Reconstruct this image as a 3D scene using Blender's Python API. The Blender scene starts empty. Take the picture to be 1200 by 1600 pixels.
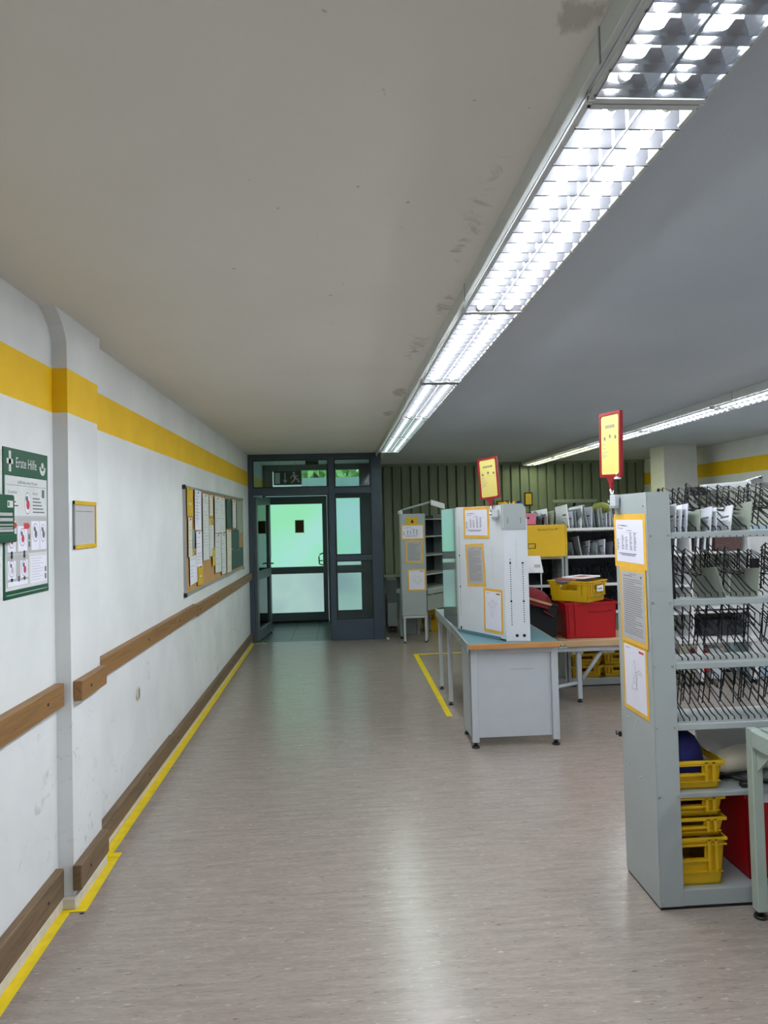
import bpy, bmesh, math, random
from mathutils import Matrix, Vector
S = bpy.context.scene
C = S.collection
R = math.radians
random.seed(7)

# ------------------------------------------------------------------ camera
YAW, PITCH, ROLL, CAMZ = .06219, .0324, -.0243, 1.67
cam_d = bpy.data.cameras.new('camera')
cam = bpy.data.objects.new('camera', cam_d); C.objects.link(cam)
_f = Vector((math.sin(YAW)*math.cos(PITCH), math.cos(YAW)*math.cos(PITCH), math.sin(PITCH)))
_r0 = Vector((math.cos(YAW), -math.sin(YAW), 0)); _u0 = _r0.cross(_f)
_r = _r0*math.cos(ROLL) + _u0*math.sin(ROLL); _u = _u0*math.cos(ROLL) - _r0*math.sin(ROLL)
cam.matrix_world = Matrix(((_r.x, _u.x, -_f.x, 0), (_r.y, _u.y, -_f.y, 0), (_r.z, _u.z, -_f.z, CAMZ), (0, 0, 0, 1)))
cam_d.sensor_fit = 'VERTICAL'; cam_d.sensor_height = 36; cam_d.lens = 36*1130/1600
cam_d.shift_y = -(800-775.9)/1600
cam_d.clip_start = .05; cam_d.clip_end = 200
S.camera = cam
# ------------------------------------------------------------------ world, exposure
W = bpy.data.worlds.new('sky'); S.world = W; W.use_nodes = True
wb = W.node_tree.nodes['Background']; wb.inputs[0].default_value = (.75, .9, 1, 1); wb.inputs[1].default_value = 2.2
S.view_settings.view_transform = 'Standard'; S.view_settings.look = 'None'
S.view_settings.gamma = 1; S.view_settings.exposure = 0.0; S.view_settings.use_curve_mapping = False
S.cycles.max_bounces = 8; S.cycles.diffuse_bounces = 5; S.cycles.glossy_bounces = 4
S.cycles.sample_clamp_indirect = 4; S.cycles.caustics_refractive = False
TUBE = 104.0          # radiance of a fluorescent tube
CEIL = 2.63

# ------------------------------------------------------------------ materials
def lin(c):
    c = c/255
    return c/12.92 if c <= .04045 else ((c+.055)/1.055)**2.4
def rgb(r, g, b): return (lin(r), lin(g), lin(b), 1)
def nodes(name):
    m = bpy.data.materials.new(name); m.use_nodes = True
    t = m.node_tree; b = t.nodes['Principled BSDF']
    return m, t, b
def link(t, a, b): t.links.new(a, b)
def noise(t, scale, detail=4, rough=.55, vec=None, stretch=None, dist=0):
    tc = t.nodes.new('ShaderNodeTexCoord')
    mp = t.nodes.new('ShaderNodeMapping')
    link(t, tc.outputs['Object'], mp.inputs[0])
    if stretch: mp.inputs['Scale'].default_value = stretch
    n = t.nodes.new('ShaderNodeTexNoise')
    n.inputs['Scale'].default_value = scale; n.inputs['Detail'].default_value = detail
    n.inputs['Roughness'].default_value = rough; n.inputs['Distortion'].default_value = dist
    link(t, mp.outputs[0], n.inputs['Vector'])
    return n.outputs[0]
def ramp(t, fac, stops):
    r = t.nodes.new('ShaderNodeValToRGB')
    e = r.color_ramp.elements
    while len(e) < len(stops): e.new(.5)
    for k, (p, c) in enumerate(stops):
        e[k].position = p; e[k].color = c if len(c) == 4 else (*c, 1)
    link(t, fac, r.inputs[0])
    return r.outputs[0]
def mix(t, fac, a, b, mode='MIX'):
    m = t.nodes.new('ShaderNodeMix'); m.data_type = 'RGBA'; m.blend_type = mode
    for sock, v in ((m.inputs[0], fac), (m.inputs[6], a), (m.inputs[7], b)):
        if hasattr(v, 'is_linked'): link(t, v, sock)
        else: sock.default_value = v
    return m.outputs[2]
def bump(t, b, h, strength, dist=.01):
    n = t.nodes.new('ShaderNodeBump'); n.inputs['Strength'].default_value = strength; n.inputs['Distance'].default_value = dist
    link(t, h, n.inputs['Height']); link(t, n.outputs[0], b.inputs['Normal'])
def M(name, c, rough=.5, metal=0, var=.06, scale=12, bmp=0, spec=.5, stretch=None, coat=0):
    m, t, b = nodes(name)
    n = noise(t, scale, stretch=stretch)
    lo = tuple(max(0, x*(1-var)) for x in c[:3]); hi = tuple(min(1, x*(1+var)) for x in c[:3])
    link(t, ramp(t, n, [(.3, lo), (.7, hi)]), b.inputs['Base Color'])
    b.inputs['Roughness'].default_value = rough; b.inputs['Metallic'].default_value = metal
    b.inputs['Specular IOR Level'].default_value = spec; b.inputs['Coat Weight'].default_value = coat
    if bmp: bump(t, b, n, bmp)
    return m
def emit(name, c, s):
    m = bpy.data.materials.new(name); m.use_nodes = True; t = m.node_tree
    t.nodes.clear(); o = t.nodes.new('ShaderNodeOutputMaterial'); e = t.nodes.new('ShaderNodeEmission')
    e.inputs[0].default_value = c; e.inputs[1].default_value = s; link(t, e.outputs[0], o.inputs[0])
    return m
def height(t):
    g = t.nodes.new('ShaderNodeTexCoord'); s = t.nodes.new('ShaderNodeSeparateXYZ')
    link(t, g.outputs['Object'], s.inputs[0]); return s.outputs
def math_(t, op, a, b=0.0, c=0.0):
    m = t.nodes.new('ShaderNodeMath'); m.operation = op
    for k, v in enumerate((a, b, c)):
        if hasattr(v, 'is_linked'): link(t, v, m.inputs[k])
        else: m.inputs[k].default_value = v
    return m.outputs[0]

def wall_paint(name, z0, z1, scuff=True):
    m, t, b = nodes(name)
    base = ramp(t, noise(t, 2.2, 3), [(.3, rgb(208, 211, 213)), (.7, rgb(222, 225, 226))])
    z = height(t)[2]
    if scuff:                                                        # dirty kicks and scrapes low on the wall
        n = noise(t, 9, 9, .72, stretch=(1, .8, 1.3), dist=1.2)
        mask = ramp(t, n, [(.57, (0, 0, 0)), (.66, (1, 1, 1))])
        low = math_(t, 'LESS_THAN', z, 1.0)
        n2 = noise(t, 1.7, 2); cl = ramp(t, n2, [(.42, (0, 0, 0)), (.6, (1, 1, 1))])
        f = math_(t, 'MULTIPLY', math_(t, 'MULTIPLY', mask, low), math_(t, 'MULTIPLY', cl, .45))
        base = mix(t, f, base, rgb(120, 115, 108))
    st = math_(t, 'MULTIPLY', math_(t, 'GREATER_THAN', z, z0), math_(t, 'LESS_THAN', z, z1))
    yel = ramp(t, noise(t, 5), [(.3, rgb(222, 178, 0)), (.7, rgb(232, 188, 0))])
    link(t, mix(t, st, base, yel), b.inputs['Base Color'])
    b.inputs['Roughness'].default_value = .55
    bump(t, b, noise(t, 60, 6), .12, .004)
    return m

mat_wall = wall_paint('painted plaster', 2.185, 2.385)
mat_wall_right = wall_paint('painted plaster right', 2.185, 2.385, False)
mat_plain = M('white plaster', rgb(205, 208, 210), .6, var=.03, bmp=.1)

def mk_ceiling():
    m, t, b = nodes('ceiling paint')
    xyz = height(t)
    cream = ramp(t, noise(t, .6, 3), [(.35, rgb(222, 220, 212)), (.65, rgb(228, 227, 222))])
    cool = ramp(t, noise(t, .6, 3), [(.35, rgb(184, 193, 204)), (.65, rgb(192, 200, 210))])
    base = mix(t, math_(t, 'GREATER_THAN', xyz[0], .68), cream, cool)  # warm bright left, cool dim right: fall of light painted into the base colour
    n = noise(t, 6, 6, .65, dist=1.5)
    tot = None
    for (cx, cy, rx, ry, k) in ((.49, 1.33, .07, .075, .95), (.44, 1.15, .12, .14, .8), (.44, 4.0, .10, .35, .5), (.47, 5.4, .07, .22, .9), (.46, 6.5, .07, .2, .8), (.46, 2.3, .06, .5, .4), (.5, 3.2, .05, .3, .5)):
        dx = math_(t, 'DIVIDE', math_(t, 'SUBTRACT', xyz[0], cx), rx)
        dy = math_(t, 'DIVIDE', math_(t, 'SUBTRACT', xyz[1], cy), ry)
        d = math_(t, 'ADD', math_(t, 'MULTIPLY', dx, dx), math_(t, 'MULTIPLY', dy, dy))
        f = math_(t, 'MULTIPLY', math_(t, 'SUBTRACT', 1.0, math_(t, 'MINIMUM', d, 1.0)), k)
        tot = f if tot is None else math_(t, 'MAXIMUM', tot, f)
    patch = ramp(t, math_(t, 'ADD', math_(t, 'MULTIPLY', tot, .45), math_(t, 'MULTIPLY', n, 1.1)), [(.70, (0, 0, 0)), (.86, (1, 1, 1))])
    patch = math_(t, 'MULTIPLY', patch, math_(t, 'GREATER_THAN', tot, .01))
    base = mix(t, math_(t, 'MULTIPLY', patch, .42), base, rgb(120, 112, 100))
    specks = ramp(t, noise(t, 23, 1), [(.80, (0, 0, 0)), (.83, (1, 1, 1))])
    base = mix(t, math_(t, 'MULTIPLY', specks, .5), base, rgb(110, 105, 98))
    link(t, base, b.inputs['Base Color']); b.inputs['Roughness'].default_value = .8
    bump(t, b, noise(t, 40, 5), .1, .003)
    return m
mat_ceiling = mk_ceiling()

def mk_floor():
    m, t, b = nodes('linoleum')
    n1 = noise(t, 14, 6, .65, stretch=(.28, 2.2, 1)); n2 = noise(t, 90, 3, .6, stretch=(.25, 1.6, 1))
    base = ramp(t, n1, [(.2, rgb(136, 125, 118)), (.8, rgb(166, 155, 147))])
    fine = ramp(t, n2, [(.25, (.80, .80, .80)), (.75, (1.10, 1.09, 1.08))])
    base = mix(t, 1.0, base, fine, 'MULTIPLY')
    sp = ramp(t, noise(t, 42, 2, stretch=(.45, 1.9, 1)), [(.66, (0, 0, 0)), (.72, (1, 1, 1))])
    base = mix(t, math_(t, 'MULTIPLY', sp, .55), base, rgb(84, 72, 64))
    lt = ramp(t, noise(t, 50, 2, stretch=(.4, 1.7, 1.3)), [(.66, (0, 0, 0)), (.73, (1, 1, 1))])
    base = mix(t, math_(t, 'MULTIPLY', lt, .45), base, rgb(214, 206, 198))
    link(t, base, b.inputs['Base Color'])
    b.inputs['Roughness'].default_value = .25; b.inputs['Specular IOR Level'].default_value = .55
    return m
mat_floor = mk_floor()

def mk_tiles():
    m, t, b = nodes('entrance matting tiles')
    tc = t.nodes.new('ShaderNodeTexCoord'); br = t.nodes.new('ShaderNodeTexBrick')
    link(t, tc.outputs['Object'], br.inputs[0]); br.offset = 0
    br.inputs['Scale'].default_value = 1; br.inputs['Brick Width'].default_value = .36; br.inputs['Row Height'].default_value = .42
    br.inputs['Mortar Size'].default_value = .012
    br.inputs[1].default_value = rgb(92, 110, 108); br.inputs[2].default_value = rgb(84, 102, 100); br.inputs[3].default_value = rgb(40, 50, 50)
    link(t, br.outputs[0], b.inputs['Base Color']); b.inputs['Roughness'].default_value = .35
    return m
mat_tiles = mk_tiles()

def wood(name, a, bcol, scale=3, rough=.5):
    m, t, b = nodes(name)
    n = noise(t, scale, 8, .65, stretch=(9, .7, 9), dist=1.0)
    base = ramp(t, n, [(.3, a), (.55, bcol), (.8, a)])
    kn = ramp(t, noise(t, 3.3, 2, stretch=(2, 1.2, 2.4)), [(.70, (0, 0, 0)), (.76, (1, 1, 1))])
    base = mix(t, math_(t, 'MULTIPLY', kn, .75), base, rgb(52, 30, 14))
    link(t, base, b.inputs['Base Color']); b.inputs['Roughness'].default_value = rough
    bump(t, b, n, .15, .003)
    return m
mat_rail = wood('oak board', rgb(106, 76, 42), rgb(138, 102, 60))
mat_rail_dirty = wood('worn oak board', rgb(82, 66, 48), rgb(114, 92, 68), rough=.6)
def wood_x(name, a, bcol):
    m, t, b = nodes(name)
    n = noise(t, 3, 8, .65, stretch=(.7, 9, 9), dist=.8)
    link(t, ramp(t, n, [(.3, a), (.7, bcol)]), b.inputs['Base Color']); b.inputs['Roughness'].default_value = .45
    return m
mat_beech = wood_x('beech edge', rgb(176, 122, 68), rgb(196, 144, 88))
mat_pine = wood_x('pale wood', rgb(186, 152, 112), rgb(206, 174, 134))
mat_cove = M('grey-white cove strip', rgb(196, 190, 178), .5, var=.12, scale=20)
mat_tape = M('yellow floor tape', rgb(228, 200, 8), .4, var=.10, scale=14)
mat_grey = M('light grey enamel', rgb(160, 168, 168), .38, var=.03, scale=6)
mat_cab = M('pale grey laminate', rgb(208, 214, 220), .35, var=.03, scale=6)
mat_grey_white = M('grey-white enamel', rgb(184, 190, 196), .35, var=.03, scale=6)
mat_glossy = M('glossy light laminate', rgb(170, 186, 180), .08, var=.02, scale=6, spec=1.0, coat=1)
mat_grey_dark = M('mid grey enamel', rgb(140, 150, 150), .45, var=.04)
mat_grey_green = M('grey-green enamel', rgb(168, 182, 172), .4, var=.04)
mat_hole = M('dark hole', rgb(24, 26, 30), .8, var=0)
mat_black = M('black plastic', rgb(18, 18, 20), .4, var=.1)
mat_wire = M('black coated wire', rgb(14, 16, 20), .35, var=.1)
mat_rivet = M('steel rivet', rgb(190, 192, 195), .3, 1)
mat_chrome = M('chrome', rgb(200, 204, 208), .2, 1)
mat_teal = M('teal desk mat', rgb(84, 122, 132), .45, var=.05)
mat_frame = M('blue-grey painted aluminium', rgb(64, 78, 92), .42, var=.05)
mat_frame_in = M('grey painted aluminium', rgb(92, 104, 106), .4, var=.05)
mat_seal = M('black rubber seal', rgb(16, 20, 22), .6, var=.05)
mat_yellow = M('yellow plastic', rgb(208, 168, 16), .4, var=.08, scale=5)
mat_yellow_box = M('yellow box panel', rgb(220, 176, 20), .45, var=.05, scale=5)
mat_red = M('red plastic', rgb(172, 3, 18), .4, var=.06, scale=5)
mat_sign_red = M('sign frame red', rgb(132, 12, 26), .35, var=.04)
mat_sign_yellow = M('sign paper yellow', rgb(206, 192, 108), .5, var=.02)
mat_orange = M('orange card border', rgb(226, 176, 62), .5, var=.08, scale=9)
mat_paper = M('white paper', rgb(224, 224, 238), .6, var=.02)
mat_paper2 = M('grey paper', rgb(176, 176, 178), .6, var=.03)
mat_paper3 = M('pale paper', rgb(206, 210, 210), .6, var=.03)
mat_ink = M('grey ink', rgb(96, 98, 110), .6, var=.1)
mat_ink_blue = M('blue ink', rgb(90, 96, 140), .6, var=.1)
mat_ink_red = M('red ink', rgb(190, 52, 66), .6, var=.1)
mat_green = M('sign green', rgb(6, 76, 52), .4, var=.04)
mat_green_dark = M('board green', rgb(46, 76, 72), .6, var=.06)
mat_exit_green = M('exit sign green', rgb(20, 60, 48), .4, var=.04)
mat_cork = M('cork', rgb(178, 138, 88), .8, var=.18, scale=60)
mat_alu = M('aluminium profile', rgb(176, 178, 176), .35, .6, var=.03)
mat_blue = M('navy blue fabric', rgb(16, 20, 92), .75, var=.2, scale=30)
mat_pink = M('pink card', rgb(214, 120, 146), .55, var=.04)
mat_cream = M('cream paper', rgb(214, 206, 186), .6, var=.05)
mat_env = M('grey-white envelope', rgb(200, 205, 214), .55, var=.06, scale=18)
mat_env2 = M('white envelope', rgb(228, 230, 234), .55, var=.04)
mat_env3 = M('greenish folder', rgb(146, 154, 140), .55, var=.05)
mat_mag = M('printed cover', rgb(176, 96, 84), .35, var=.5, scale=26)
mat_cap_red = M('red cloth', rgb(112, 14, 26), .85, var=.12, scale=30)
mat_cap_tan = M('tan straw', rgb(190, 150, 110), .7, var=.1)
mat_dark = M('black-green bag cloth', rgb(16, 22, 26), .8, var=.2)
mat_inner = M('dark cabinet interior', rgb(26, 32, 42), .6, var=.1)
mat_steel_white = M('white sheet steel', rgb(226, 228, 230), .4, var=.02)
mat_trunk = M('grey-white trunking', rgb(196, 202, 200), .45, var=.04)
mat_louvre = M('white louvre blade', rgb(58, 58, 62), .6, var=.02)
mat_mirror = M('mirror louvre', rgb(205, 208, 214), .12, 1, var=.02)
mat_tube = emit('fluorescent tube', (.90, .95, 1, 1), TUBE)
mat_tube_mint = emit('fluorescent tube mint', (.82, 1.0, .93, 1), TUBE*.42)
mat_tube_yellow = emit('fluorescent tube yellow', (.95, 1.0, .55, 1), TUBE*.42)
mat_tube_dim = emit('dimmed fluorescent tube', (.92, .97, 1, 1), TUBE*.65)  # tube dimmed so that the far hall falls darker

def mk_curtain():
    m, t, b = nodes('grey-green folding partition')
    n = noise(t, 2, 3, stretch=(3, 1, .4))
    link(t, ramp(t, n, [(.3, rgb(110, 122, 110)), (.7, rgb(126, 138, 122))]), b.inputs['Base Color'])
    b.inputs['Roughness'].default_value = .5
    return m
mat_curtain = mk_curtain()

def mk_frost(name, a, bcol, c, s):
    m = bpy.data.materials.new(name); m.use_nodes = True; t = m.node_tree
    b = t.nodes['Principled BSDF']; b.inputs['Base Color'].default_value = (.25, .3, .28, 1); b.inputs['Roughness'].default_value = .25
    n = noise(t, .9, 2, .4)
    col = ramp(t, n, [(.35, a), (.5, bcol), (.66, c)])
    link(t, col, b.inputs['Emission Color']); b.inputs['Emission Strength'].default_value = s  # daylight behind the frosted panes is put in as their own glow
    return m
mat_frost = mk_frost('frosted daylight glass', rgb(176, 226, 228), rgb(160, 232, 206), rgb(150, 234, 184), .9)
mat_frost_low = mk_frost('frosted lower daylight glass', rgb(160, 196, 190), rgb(176, 214, 206), rgb(150, 180, 184), .82)
def mk_glass():
    m = bpy.data.materials.new('clear glass'); m.use_nodes = True; t = m.node_tree; t.nodes.clear()
    o = t.nodes.new('ShaderNodeOutputMaterial'); tr = t.nodes.new('ShaderNodeBsdfTransparent'); tr.inputs[0].default_value = (.86, .94, .92, 1)
    g = t.nodes.new('ShaderNodeBsdfGlossy'); g.inputs['Roughness'].default_value = .03
    fr = t.nodes.new('ShaderNodeFresnel'); fr.inputs[0].default_value = 1.5
    mx = t.nodes.new('ShaderNodeMixShader'); link(t, fr.outputs[0], mx.inputs[0]); link(t, tr.outputs[0], mx.inputs[1]); link(t, g.outputs[0], mx.inputs[2])
    link(t, mx.outputs[0], o.inputs[0]); return m
mat_glass = mk_glass()
mat_leaf = M('bright green leaves', rgb(132, 176, 96), .6, var=.5, scale=9)  # bright green leaf tone, varied by noise
mat_facade = M('outside grey render', rgb(120, 146, 138), .8, var=.15, scale=1.5)
mat_street = M('outside paving', rgb(150, 150, 146), .8, var=.1, scale=3)

# ------------------------------------------------------------------ mesh helpers
class MB:
    def __init__(s): s.b = bmesh.new(); s.m = Matrix.Identity(4); s.mats = []
    def mi(s, m):
        if m is None: return 0
        if m not in s.mats: s.mats.append(m)
        return s.mats.index(m)
    def frame(s, o, u, v):
        u = Vector(u).normalized(); v = Vector(v).normalized(); n = u.cross(v); o = Vector(o)
        s.m = Matrix(((u.x, v.x, n.x, o.x), (u.y, v.y, n.y, o.y), (u.z, v.z, n.z, o.z), (0, 0, 0, 1)))
        return s
    def rotz(s, o, deg):
        s.m = Matrix.Translation(Vector(o)) @ Matrix.Rotation(R(deg), 4, 'Z'); return s
    def reset(s): s.m = Matrix.Identity(4); return s
    def face(s, vs, m=None, smooth=False):
        f = s.b.faces.new([s.b.verts.new(s.m @ Vector(v)) for v in vs]); f.material_index = s.mi(m); f.smooth = smooth
        return f
    def box(s, x0, x1, y0, y1, z0, z1, m=None, bev=0, seg=1):
        x0, x1 = min(x0, x1), max(x0, x1); y0, y1 = min(y0, y1), max(y0, y1); z0, z1 = min(z0, z1), max(z0, z1)
        v = [s.b.verts.new(s.m @ Vector(p)) for p in ((x0, y0, z0), (x1, y0, z0), (x1, y1, z0), (x0, y1, z0), (x0, y0, z1), (x1, y0, z1), (x1, y1, z1), (x0, y1, z1))]
        k = s.mi(m); fs = []
        for q in ((3, 2, 1, 0), (4, 5, 6, 7), (0, 1, 5, 4), (1, 2, 6, 5), (2, 3, 7, 6), (3, 0, 4, 7)):
            f = s.b.faces.new([v[i] for i in q]); f.material_index = k; fs.append(f)
        if bev:
            es = list({e for f in fs for e in f.edges})
            r = bmesh.ops.bevel(s.b, geom=es, offset=bev, segments=seg, affect='EDGES', profile=.5)
            for f in r['faces']: f.material_index = k
        return s
    def prism(s, poly, z0, z1, m=None):
        k = s.mi(m); n = len(poly)
        a = [s.b.verts.new(s.m @ Vector((x, y, z0))) for x, y in poly]; b = [s.b.verts.new(s.m @ Vector((x, y, z1))) for x, y in poly]
        fs = [s.b.faces.new(a[::-1]), s.b.faces.new(b)]
        for i in range(n): fs.append(s.b.faces.new((a[i], a[(i+1) % n], b[(i+1) % n], b[i])))
        for f in fs: f.material_index = k
        return s
    def ring(s, outer, inner, z0, z1, m=None):
        k = s.mi(m); n = len(outer)
        L = [[s.b.verts.new(s.m @ Vector((x, y, z))) for x, y in p] for z in (z0, z1) for p in (outer, inner)]
        for i in range(n):
            j = (i+1) % n
            for q in ((L[0][j], L[0][i], L[1][i], L[1][j]), (L[2][i], L[2][j], L[3][j], L[3][i]), (L[0][i], L[0][j], L[2][j], L[2][i]), (L[1][j], L[1][i], L[3][i], L[3][j])):
                f = s.b.faces.new(q); f.material_index = k
        return s
    def tube(s, pts, r, m=None, n=6, close=False):
        k = s.mi(m); pts = [Vector(p) for p in pts]; N = len(pts); rings = []
        for i, p in enumerate(pts):
            a = pts[(i-1) % N] if (close or i > 0) else p
            c = pts[(i+1) % N] if (close or i < N-1) else p
            d = (c-a)
            if d.length < 1e-9: d = Vector((0, 0, 1))
            d.normalize()
            up = Vector((0, 0, 1)) if abs(d.z) < .95 else Vector((1, 0, 0))
            e1 = d.cross(up).normalized(); e2 = d.cross(e1)
            rr = r[i] if isinstance(r, (list, tuple)) else r
            rings.append([s.b.verts.new(s.m @ (p + e1*math.cos(2*math.pi*j/n)*rr + e2*math.sin(2*math.pi*j/n)*rr)) for j in range(n)])
        for i in range(N if close else N-1):
            A, B = rings[i], rings[(i+1) % N]
            for j in range(n):
                f = s.b.faces.new((A[j], A[(j+1) % n], B[(j+1) % n], B[j])); f.material_index = k; f.smooth = True
        if not close:
            for q in (rings[0][::-1], rings[-1]):
                f = s.b.faces.new(q); f.material_index = k
        return s
    def cyl(s, c, r, h, m=None, n=16, axis='z', r2=None):
        c = Vector(c); d = {'x': Vector((1, 0, 0)), 'y': Vector((0, 1, 0)), 'z': Vector((0, 0, 1))}[axis]
        return s.tube([c, c+d*h], [r, r if r2 is None else r2], m, n)
    def lathe(s, prof, m=None, n=24, a0=0, a1=360):
        k = s.mi(m); full = a1-a0 >= 360; cnt = n if full else n+1
        rows = [[s.b.verts.new(s.m @ Vector((r*math.cos(R(a0+(a1-a0)*j/n)), r*math.sin(R(a0+(a1-a0)*j/n)), z))) for j in range(cnt)] for r, z in prof]
        for i in range(len(rows)-1):
            for j in range(n):
                f = s.b.faces.new((rows[i][j], rows[i][(j+1) % cnt], rows[i+1][(j+1) % cnt], rows[i+1][j])); f.material_index = k; f.smooth = True
        return s
    def rect(s, u0, v0, u1, v1, w, m=None):            # flat print in the current frame, lifted w along the normal
        s.face(((u0, v0, w), (u1, v0, w), (u1, v1, w), (u0, v1, w)), m); return s
    def disc(s, u, v, r, w, m=None, n=18, sx=1):
        s.face([(u+r*sx*math.cos(2*math.pi*i/n), v+r*math.sin(2*math.pi*i/n), w) for i in range(n)], m); return s
    def text(s, string, u, v, size, w, m=None, wide=1, align='LEFT'):
        cu = bpy.data.curves.new('lettering', 'FONT'); cu.body = string; cu.size = size; cu.align_x = align; cu.resolution_u = 2
        o = bpy.data.objects.new('lettering', cu); C.objects.link(o)
        me = bpy.data.meshes.new_from_object(o); bpy.data.objects.remove(o); bpy.data.curves.remove(cu)
        k = s.mi(m); vs = [s.b.verts.new(s.m @ Vector((u+p.co.x*wide, v+p.co.y, w))) for p in me.vertices]
        for p in me.polygons:
            try: f = s.b.faces.new([vs[i] for i in p.vertices]); f.material_index = k
            except ValueError: pass
        bpy.data.meshes.remove(me)
        return s
    def taper(s, z0, z1, k0, cx=0, cy=0):              # scale xy from k0 at z0 to 1 at z1
        for v in s.b.verts:
            f = k0+(1-k0)*(v.co.z-z0)/(z1-z0); v.co.x = cx+(v.co.x-cx)*f; v.co.y = cy+(v.co.y-cy)*f
        return s
    def build(s, name, m=None, parent=None, world=False, loc=None):
        me = bpy.data.meshes.new(name)
        if world and parent is not None:
            q, off = parent, Vector()
            while q is not None: off += q.location; q = q.parent
            for v in s.b.verts: v.co -= off
        bmesh.ops.recalc_face_normals(s.b, faces=s.b.faces[:])
        s.b.to_mesh(me); s.b.free()
        for x in (s.mats or [m]):
            me.materials.append(x if x is not None else m)
        o = bpy.data.objects.new(name, me); C.objects.link(o)
        if parent is not None: o.parent = parent
        if loc: o.location = loc
        return o

LABELS = {}
def tag(o, label, cat, group=None, kind=None):
    assert label not in LABELS, label
    LABELS[label] = 1
    o['label'] = label; o['category'] = cat
    if group: o['group'] = group
    if kind: o['kind'] = kind
    return o
def thing(name, label, cat, loc=(0, 0, 0), rz=0, group=None):
    o = bpy.data.objects.new(name, None); C.objects.link(o); o.location = loc; o.rotation_euler = (0, 0, R(rz)); o.empty_display_size = .05
    return tag(o, label, cat, group)
def struct(o):
    o['kind'] = 'structure'; return o
def part(o, label): o['label'] = label; return o
def dup(root, loc, rz=None, label=None, group=None):
    def cp(o, p):
        c = o.copy(); C.objects.link(c)
        if p is not None: c.parent = p
        for ch in list(o.children): cp(ch, c)
        return c
    c = cp(root, None); c.location = loc
    if rz is not None: c.rotation_euler = (0, 0, R(rz))
    if label:
        assert label not in LABELS, label
        LABELS[label] = 1; c['label'] = label
    if group: c['group'] = group
    return c
def rrect(x0, y0, x1, y1, r, n=4):
    out = []
    for cx, cy, a in ((x1-r, y0+r, -90), (x1-r, y1-r, 0), (x0+r, y1-r, 90), (x0+r, y0+r, 180)):
        for i in range(n+1):
            t = R(a+90*i/n); out.append((cx+r*math.cos(t), cy+r*math.sin(t)))
    return out

# ------------------------------------------------------------------ room shell
XL, XR, YB, YF = -1.27, 5.4, 12.6, -3.2
YD = 10.25                                                           # plane of the inner entrance screen
struct(MB().box(XL-.3, XR+.3, YF-.3, YD, -.15, 0).build('floor', mat_floor))
struct(MB().box(.62, XR+.3, YD, YB+.3, -.15, 0).build('floor', mat_floor))
struct(MB().box(XL-.3, .62, YD, 12.2, -.15, 0).build('floor_vestibule', mat_tiles))
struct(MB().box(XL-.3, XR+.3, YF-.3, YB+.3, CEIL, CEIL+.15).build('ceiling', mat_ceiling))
struct(MB().box(XL-.2, XL, YF-.2, 12.4, 0, CEIL).build('wall_left', mat_wall))
struct(MB().box(XR, XR+.2, YF-.2, YB+.2, 0, CEIL).build('wall_right', mat_wall_right))
struct(MB().box(XL-.2, XR+.2, YF-.2, YF, 0, CEIL).build('wall_front', mat_plain))
struct(MB().box(.62, XR, YB, YB+.2, 0, CEIL).build('wall_back', mat_plain))
struct(MB().box(.55, .60, YD+.08, YB, 0, CEIL).build('wall_vestibule', mat_plain))

# pier on the left wall; its near face curves towards the camera under the ceiling
prof = [(3.325, 0), (3.30, 2.45), (3.298, 2.50), (3.285, 2.53), (3.255, 2.57), (3.215, 2.60), (3.18, 2.62), (3.165, CEIL), (3.755, CEIL), (3.70, 2.3), (3.70, 0)]
mb = MB().frame((XL, 0, 0), (0, 1, 0), (0, 0, 1))
mb.prism(prof, 0, .066, mat_wall)
struct(mb.build('trim_1'))
# column by the right wall
struct(MB().box(4.60, 5.08, 9.95, 10.4, 0, CEIL, mat_plain).build('trim_2'))

# folding partition along the back wall: vertical corrugation
mb = MB(); pts = []
x = .605
while x < XR-.02:
    pts += [(x, 12.50), (x+.012, 12.46), (x+.135, 12.46), (x+.147, 12.50)]; x += .16
for a, b in zip(pts, pts[1:]):
    mb.face(((a[0], a[1], .74), (b[0], b[1], .74), (b[0], b[1], 2.60), (a[0], a[1], 2.60)), mat_curtain)
mb.box(.66, XR, 12.44, 12.56, 2.585, 2.63, mat_curtain)
tag(mb.build('folding_partition'), 'dark grey-green ribbed partition hanging along the back of the hall', 'partition')
mb = MB().box(.66, XR, 12.28, 12.6, .70, .735, mat_grey_dark).box(.66, XR, 12.5, 12.6, 0, .70, mat_frame_in)
tag(mb.build('window_ledge'), 'long grey ledge below the ribbed partition', 'ledge')

# ------------------------------------------------------------------ left wall: boards, cove strip, tape
def board(poly_y, z0, z1, x0, x1, mat, name, label):
    y0, y1 = poly_y
    mb = MB().box(x0, x1, y0, y1, z0, z1, mat, .003)
    for y in [y0+.12+i*.9 for i in range(int((y1-y0)/.9)+1)]:
        mb.cyl((x1-.004, y, (z0+z1)/2), .007, .006, mat_hole, 8, 'x')
    return tag(mb.build(name), label, 'bumper board')
board((1.2, 3.30), .885, .985, XL, XL+.042, mat_rail, 'bumper_board', 'waist-high oak bumper board ending at the near side of the wall pier')
board((3.335, 3.68), .895, .985, XL+.066, XL+.106, mat_rail, 'bumper_board', 'short waist-high oak bumper board fixed on the wall pier')
board((3.70, 6.3), .895, .993, XL, XL+.042, mat_rail, 'bumper_board', 'waist-high oak bumper board just beyond the wall pier')
board((6.303, 10.2), .885, .98, XL, XL+.042, mat_rail, 'bumper_board', 'waist-high oak bumper board under the pin board')
board((1.2, 3.292), .06, .185, XL, XL+.036, mat_rail_dirty, 'kick_board', 'scuffed low oak kick board running up to the near side of the wall pier')
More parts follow.
